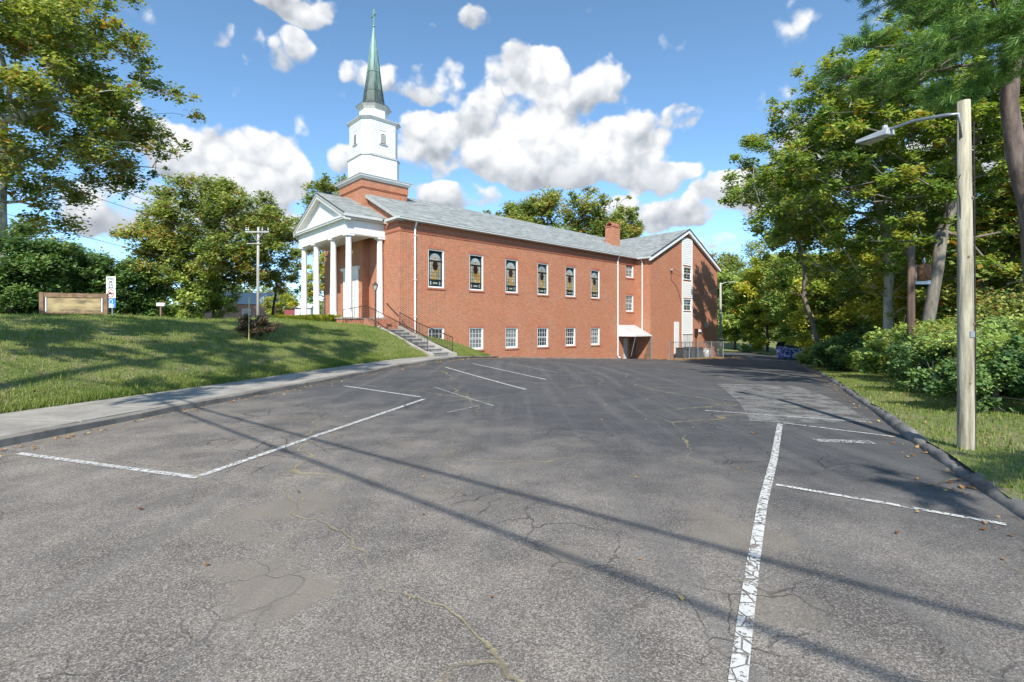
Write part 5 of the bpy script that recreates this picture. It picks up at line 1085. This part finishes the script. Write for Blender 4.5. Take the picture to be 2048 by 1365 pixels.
# overhead lines behind the camera whose shadows cross the lot
tn = math.tan(SUN_EL)
def over(px, py, z): q = on_lot(px, py); k = (z - q.z) / sd.z; return q + sd * k
for (p1, p2, lab) in (((370, 827), (1470, 1235), 'thick overhead line whose shadow crosses the lot'), ((410, 820), (1500, 1110), 'second overhead line whose shadow crosses the lot')):
    a = over(*p1, 7.2); b = over(*p2, 7.2); dd_ = (b - a); cable(a - dd_ * .35, b + dd_ * 1.2, .02, .031, 'overhead_line', lab, 'overhead lines above the lot')
# wooden lamp pole on the verge
lb = on_lot(1932, 893, .14); lb.z = verge_at(lb.x, lb.y); D0 = lb.y; ht = EYE + (HY - 203) / F * D0 - lb.z
lpo = tag(empty('street_lamp', lb), 'wooden pole with a flat lamp head on a long metal arm beside the kerb', 'street lamp')
MB().tube([(0, 0, -.4), (0, 0, .05), (-.01, 0, ht * .5), (-.03, 0, ht)], [.098, .095, .086, .07], 20).build('pole', MAT['polewood'], lpo, True)
hd = at(1745, 272, D0 + 1.3) - lb; ar = at(1920, 226, D0) - lb
MB().tube([ar + Vector((.0, -.02, -.35)), ar + Vector((-.03, -.02, -.02)), ar + Vector((-.12, .1, .01)), ar.lerp(hd, .5) + Vector((0, 0, .06)), ar.lerp(hd, .78) + Vector((0, 0, .03))], .024, 8).build('arm', MAT['metal'], lpo, True)
e0 = ar.lerp(hd, .76); dirv = (hd - ar).normalized(); dirv.z -= .12; dirv.normalize(); sid = dirv.cross(Vector((0, 0, 1))).normalized(); upv = sid.cross(dirv)
def slab(c0, c1, w0, w1, h0, h1): 
    return MB().hexa([c0 - sid * w0 - upv * h0, c1 - sid * w1 - upv * h1, c1 + sid * w1 - upv * h1, c0 + sid * w0 - upv * h0], [c0 - sid * w0 * .8 + upv * h0, c1 - sid * w1 * .8 + upv * h1, c1 + sid * w1 * .8 + upv * h1, c0 + sid * w0 * .8 + upv * h0])
slab(e0, e0 + dirv * .52, .085, .14, .055, .03).build('lamp_head', MAT['lamp'], lpo, bevel=.015); slab(e0 + dirv * .18 - upv * .056, e0 + dirv * .48 - upv * .046, .075, .105, .008, .006).build('lens', MAT['lens'], lpo); MB().lathe([(.03, 0), (.04, .03), (.035, .07), (.01, .08)], (0, 0), 10).build('photocell', MAT['lamp'], lpo).location = e0 + dirv * .1 + upv * .05
MB().tube([Vector((-.09, -.02, ht - 1.0)), Vector((-.16, -.02, ht - 1.15)), Vector((-.1, -.02, ht - 1.32)), Vector((-.09, -.02, ht - 1.6))], .007, 5).build('wire', MAT['iron'], lpo)
for zk_, dx_ in ((.9, -.02), (1.7, .03), (2.6, -.035), (3.4, .02)): MB().lathe([(.018, 0), (.014, .004)], (0, 0), 8).build('knot', MAT['cedar'], lpo).matrix_local = Matrix.Translation((dx_, -.0935 + zk_ * .0035, zk_)) @ Matrix.Rotation(R(90), 4, 'X')
MB().box(-.03, .03, -.0985, -.0935, 1.52, 1.60).build('tag_plate', MAT['metal'], lpo); MB().tube([(.06, -.075, .0), (.055, -.072, 2.2), (.05, -.062, ht - .3)], .008, 5).build('ground_wire', MAT['iron'], lpo)
# transformer pole in the wood, thin pole by the wing
tp_ = at(1822, 775, 17.5); tp_.z = verge_at(tp_.x, tp_.y); tb = upole(tp_, EYE + (HY - 494) / F * 17.5 - tp_.z, .12, MAT['darkpole'], 'dark pole carrying a rusty transformer among the trees', False)
tz = EYE + (HY - 545) / F * 17.5 - tp_.z; MB().lathe([(.17, tz - .3), (.20, tz - .28), (.20, tz + .2), (.17, tz + .24), (.06, tz + .3)], (.42, -.05), 14).build('transformer', MAT['rust'], tb, True); MB().box(.18, .72, .02, .06, tz - .42, tz + .25).build('mount_plate', MAT['metal'], tb); MB().lathe([(.03, tz + .3), (.05, tz + .36), (.02, tz + .5)], (.42, -.05), 8).build('bushing', MAT['metal'], tb)
wp = on_lot(1441, 712); wo = tag(empty('lamp_pole', wp), 'thin grey pole with small arm light at the far corner of the brick wing', 'lamp pole'); hz = EYE + (HY - 566) / F * wp.y - wp.z
MB().tube([(0, 0, -.3), (0, 0, hz)], [.16, .11], 10).build('pole', MAT['greypole'], wo, True); MB().tube([(0, 0, hz - .2), (.6, 0, hz + .05), (1.2, 0, hz + .08)], .03, 6).build('arm', MAT['metal'], wo); MB().box(1.1, 1.7, -.12, .12, hz + .03, hz + .13).build('lamp_head', MAT['lamp'], wo, bevel=.03)
cable(wp + Vector((0, 0, hz - 1.3)), C2W(WU0 + 3.8, WV - .3, 7.7), .25, .014, 'service_cable', 'cable strung from the thin pole to the brick gable', None)
cable(at(1590, 548, 45), at(1830, 546, 17.6), .1, .012, 'service_cable', 'pale cable strung through the trees to the transformer pole', None)
# dumpster
dp = on_lot(1577, 719); dm = tag(empty('dumpster', dp, R(8)), 'blue and white mottled dumpster with one black lid propped open', 'dumpster')
MB().hexa([(-.93, -.6, .12), (.93, -.6, .12), (.93, .6, .12), (-.93, .6, .12)], [(-.98, -.75, 1.15), (.98, -.75, 1.15), (.98, .7, 1.32), (-.98, .7, 1.32)]).build('body', MAT['dumpster'], dm, bevel=.02)
MB().box(-1.02, 1.02, -.80, -.74, 1.10, 1.17).build('rim', MAT['dumpster'], dm); MB().hexa([(-.95, .66, 1.33), (-.05, .66, 1.33), (-.05, .72, 1.33), (-.95, .72, 1.33)], [(-.95, .36, 1.80), (-.05, .36, 1.80), (-.05, .42, 1.82), (-.95, .42, 1.82)]).build('lid', MAT['lid'], dm)
MB().hexa([(.03, -.7, 1.22), (.95, -.7, 1.22), (.95, .7, 1.40), (.03, .7, 1.40)], [(.03, -.7, 1.26), (.95, -.7, 1.26), (.95, .7, 1.50), (.03, .7, 1.50)]).build('lid', MAT['lid'], dm)
for x in (-.8, .8): MB().box(x - .12, x + .12, -.5, .5, 0, .118).build('skid', MAT['lid'], dm)
for s in (-1, 1): MB().box(s * 1.02 - .05, s * 1.02 + .05, -.3, .4, .75, .9).build('lift_pocket', MAT['dumpster'], dm)
# fence round the condensers
def gl(u, v): x, y = from_uv(u, v); return float(zlot(x, y))
FV = WV - 2.0
fo = tag(empty('chain_link_fence', (OX, OY, 0), rzc), 'galvanised chain link fence around the condensers by the brick wing', 'fence')
fu = [26.0, 29.9, 31.6, 34.6, 37.4]; fp_ = [(u, FV) for u in fu] + [(37.4, WV - .05)]
for (u, v) in fp_: z0 = gl(u, v); MB().tube([(u, v, z0 - .2), (u, v, z0 + 1.75)], .045, 8).build('post', MAT['metal'], fo)
for (a, b) in zip(fp_[:-1], fp_[1:]):
    za, zb = gl(*a), gl(*b); MB().tube([(a[0], a[1], za + 1.68), (b[0], b[1], zb + 1.68)], .03, 6).build('top_rail', MAT['metal'], fo)
    mb = MB(); Lh = math.hypot(b[0] - a[0], b[1] - a[1]); H = 1.6; stp = .16; n = int((Lh + H) / stp)
    for i in range(n):
        for sgn in (1, -1):
            s0_ = i * stp - (H if sgn > 0 else 0); t0, t1 = s0_, s0_ + sgn * H
            if sgn < 0: t0, t1 = i * stp, i * stp - H
            c0, c1 = max(0, min(Lh, t0)), max(0, min(Lh, t1))
            if abs(c1 - c0) < .05: continue
            h0, h1 = abs(c0 - t0), H - abs(t1 - c1); q = lambda c, h: (a[0] + (b[0] - a[0]) * c / Lh, a[1] + (b[1] - a[1]) * c / Lh, za + (zb - za) * c / Lh + .06 + h)
            mb.bar(q(c0, h0), q(c1, h1), .005)
    mb.build('wire_mesh', MAT['metal'], fo)['kind'] = 'stuff'
for i, (u, s, lab) in enumerate([(30.3, 1.0, 'dark condenser unit in the fence, nearest the awning'), (31.9, 1.05, 'dark condenser unit in the middle of the fenced row'), (33.4, 1.0, 'dark condenser unit in the fence beside the pale barrel')]):
    v = WV - 1.0; x, y = from_uv(u, v); o = tag(empty('condenser', (x, y, gl(u, v)), rzc), lab, 'condenser', 'condensers behind the fence'); h = 1.05 * s
    MB().box(-.55, .55, -.45, .45, .0, .08).build('base', MAT['concrete'], o); MB().box(-.5, .5, -.4, .4, .081, h).build('coil', MAT['acgreen'], o)
    for k in range(9): xx = -.5 + k * .125; MB().box(xx - .012, xx + .012, -.43, -.401, .1, h - .02).build('fin_guard', MAT['metal'], o)
    MB().box(-.54, .54, -.44, .44, h, h + .06).build('lid', MAT['acgreen'], o)
x, y = from_uv(35.2, WV - 1.2); o = tag(empty('barrel', (x, y, gl(35.2, WV - 1.2))), 'pale plastic barrel at the end of the condenser row', 'barrel'); MB().lathe([(.30, 0), (.36, .1), (.38, .5), (.36, .9)], (0, 0), 16).build('body', MAT['gutter'], o, True); MB().lathe([(.385, .90), (.385, .95), (.1, .99)], (0, 0), 16).build('lid', MAT['gutter'], o)
# houses glimpsed behind the lawn
h = at(470, 630, 64); h.z = 1.9; ho = tag(empty('brick_house', h, R(8)), 'low pinkish brick house half hidden behind the oak', 'house'); MB().box(-3.6, 3.6, 0, 6, 0, 2.9).build('wall', MAT['pink'], ho); MB().hexa([(-3.9, -.3, 2.9), (3.9, -.3, 2.9), (3.9, 6.3, 2.9), (-3.9, 6.3, 2.9)], [(-3.9, 2.9, 4.6), (3.9, 2.9, 4.6), (3.9, 3.1, 4.6), (-3.9, 3.1, 4.6)]).build('roof', MAT['trim'], ho); 
for xx in (-2, 1.4): f = MB().box(xx - .5, xx + .5, -.03, -.001, 1, 2.3).build('window', MAT['white'], ho); MB().box(xx - .42, xx + .42, -.04, -.031, 1.08, 2.22).build('pane', MAT['pane'], f)
h = at(588, 628, 85); h.z = 2.4; ho = tag(empty('red_shed', h, R(5)), 'small red and white shed far behind the portico columns', 'shed'); MB().box(-1.6, .2, 0, 3, 0, 2.7).build('wall', MAT['redpaint'], ho); MB().box(.203, 2.8, -.2, 3, 0, 2.5).build('annex', MAT['white'], ho); MB().hexa([(-1.8, -.3, 2.7), (2.9, -.3, 2.7), (2.9, 3.2, 2.7), (-1.8, 3.2, 2.7)], [(-1.8, 1.4, 3.5), (2.9, 1.4, 3.5), (2.9, 1.5, 3.5), (-1.8, 1.5, 3.5)]).build('roof', MAT['gutter'], ho); MB().box(1.0, 1.9, -.23, -.201, .0, 2.0).build('door', MAT['trim'], ho)

# ------------------------------------------------------------------ grass and fallen leaves
def scatter_blades(P, hmin, hmax, name, g, lab):
    n = len(P); a = g.random(n) * 6.283; h = hmin + (hmax - hmin) * g.random(n) ** 2; w = .006 + .006 * g.random(n); ln = (g.random(n) - .2) * .6 * h
    sx = np.stack([np.cos(a) * w, np.sin(a) * w, np.zeros(n)], 1); tip = P + np.stack([-np.sin(a) * ln, np.cos(a) * ln, h], 1)
    V = np.stack([P - sx, P + sx, tip], 1).reshape(-1, 3); clump = .5 + .5 * np.sin(P[:, 0] * 1.3 + 2 * np.sin(P[:, 1] * .8)) * np.cos(P[:, 1] * 1.1 + P[:, 0] * .4)
    tag(mesh_np(name, V, np.arange(n * 3).reshape(n, 3), MAT['blade'], None, False, np.clip(.62 * g.random(n) + .34 * clump, 0, .97)), lab, 'grass', kind='stuff')
g = np.random.default_rng(5)
def sample_grid(Pg, n, dmax_rows, ylo, yhi, power=1.0):
    ii = np.where((Pg[:, 0, 1] > ylo) & (Pg[:, 0, 1] < yhi))[0]; i = g.choice(ii[:-1], n); jf = g.random(n) ** power * dmax_rows; j = jf.astype(int); fu_, fv_ = g.random(n)[:, None], (jf - j)[:, None]
    i1 = i + 1; return (Pg[i, j] * (1 - fu_) + Pg[i1, j] * fu_) * (1 - fv_) + (Pg[i, j + 1] * (1 - fu_) + Pg[i1, j + 1] * fu_) * fv_
def not_stair(P): u, v = to_uv(P[:, 0], P[:, 1]); return P[~((u > -1.9) & (v > -6.1) & (v < 1.3) & (u < 0)) & ~((u > -3.05) & (v > 0.9)) & ~((u > -.1) & (v > -.05))]
P = not_stair(np.concatenate([sample_grid(LP, 150000, 40, 3, 35, 1.2), sample_grid(LP, 90000, 64, 3, 33, 1.0), sample_grid(LP, 30000, 3, 3, 36, 1.0)])); scatter_blades(P, .025, .10, 'lawn_grass', g, 'mown green grass blades across the lawn bank')
P = sample_grid(LP, 26000, .9, 2, 36, 1.0); scatter_blades(P, .05, .17, 'lawn_fringe', g, 'longer unmown grass fringe along the sidewalk edge')
cs_ = not_stair(sample_grid(LP, 420, 44, 4, 34, 1.0)); P = np.repeat(cs_, 34, 0); P[:, :2] += g.normal(size=(len(P), 2)) * .09; scatter_blades(P, .07, .20, 'lawn_tufts', g, 'taller weedy tufts dotted over the lawn')
P = sample_grid(VP, 110000, 26, 1, 36, 1.0); scatter_blades(P, .025, .09, 'verge_grass', g, 'mown grass blades on the verge beside the kerb')
def leaves(P, name, lab, size=.042):
    v, f = leaf_cards(P + np.array((0, 0, .018)), size, g, 1.6, .7); tag(mesh_np(name, v, f, MAT['lf_fallen'], None, False, g.random(len(P)) * .95), lab, 'leaves', kind='stuff')
def along(KA, NA, lo, hi, n, d0, d1, zf): 
    i = g.integers(lo, hi, n); d = d0 + (d1 - d0) * g.random(n) ** 2; p = KA[i] + NA[i] * d[:, None] + g.normal(size=(n, 2)) * .12; return np.stack([p[:, 0], p[:, 1], zf(p, i, d)], 1)
A = along(KL, NL, 40, len(KL) - 1, 900, -.02, -.5, lambda p, i, d: zlot(p[:, 0], p[:, 1])); B = along(KR, NR, 0, len(KR), 900, -.02, -.35, lambda p, i, d: zlot(p[:, 0], p[:, 1]))
leaves(np.concatenate([A, B]), 'kerb_leaves', 'dry brown leaves gathered in the gutters along the kerbs')
P = not_stair(sample_grid(LP, 1500, 40, 4, 36, 1.0)); Q = sample_grid(VP, 1500, 24, 2, 45, 1.0); leaves(np.concatenate([P, Q]) + np.array((0, 0, .03)), 'lawn_leaves', 'scattered brown leaves lying on the grass')
uu = 26.5 + 14 * g.random(1800); vv = WV - .1 - 3.0 * g.random(1800) ** 1.3; xs = OX + uu * UN.x + vv * VN.x; ys = OY + uu * UN.y + vv * VN.y; leaves(np.stack([xs, ys, zlot(xs, ys)], 1), 'fence_leaves', 'carpet of yellow brown leaves around the fenced condensers', .11)
n = 260; P = np.stack([-7 + 16 * g.random(n), 3 + 30 * g.random(n) ** 1.2, np.zeros(n)], 1); P[:, 2] = zlot(P[:, 0], P[:, 1]); leaves(P[P[:, 0] > np.interp(P[:, 1], KL[:, 1], KL[:, 0]) + .1], 'lot_leaves', 'a few dry leaves strewn over the asphalt', .035)
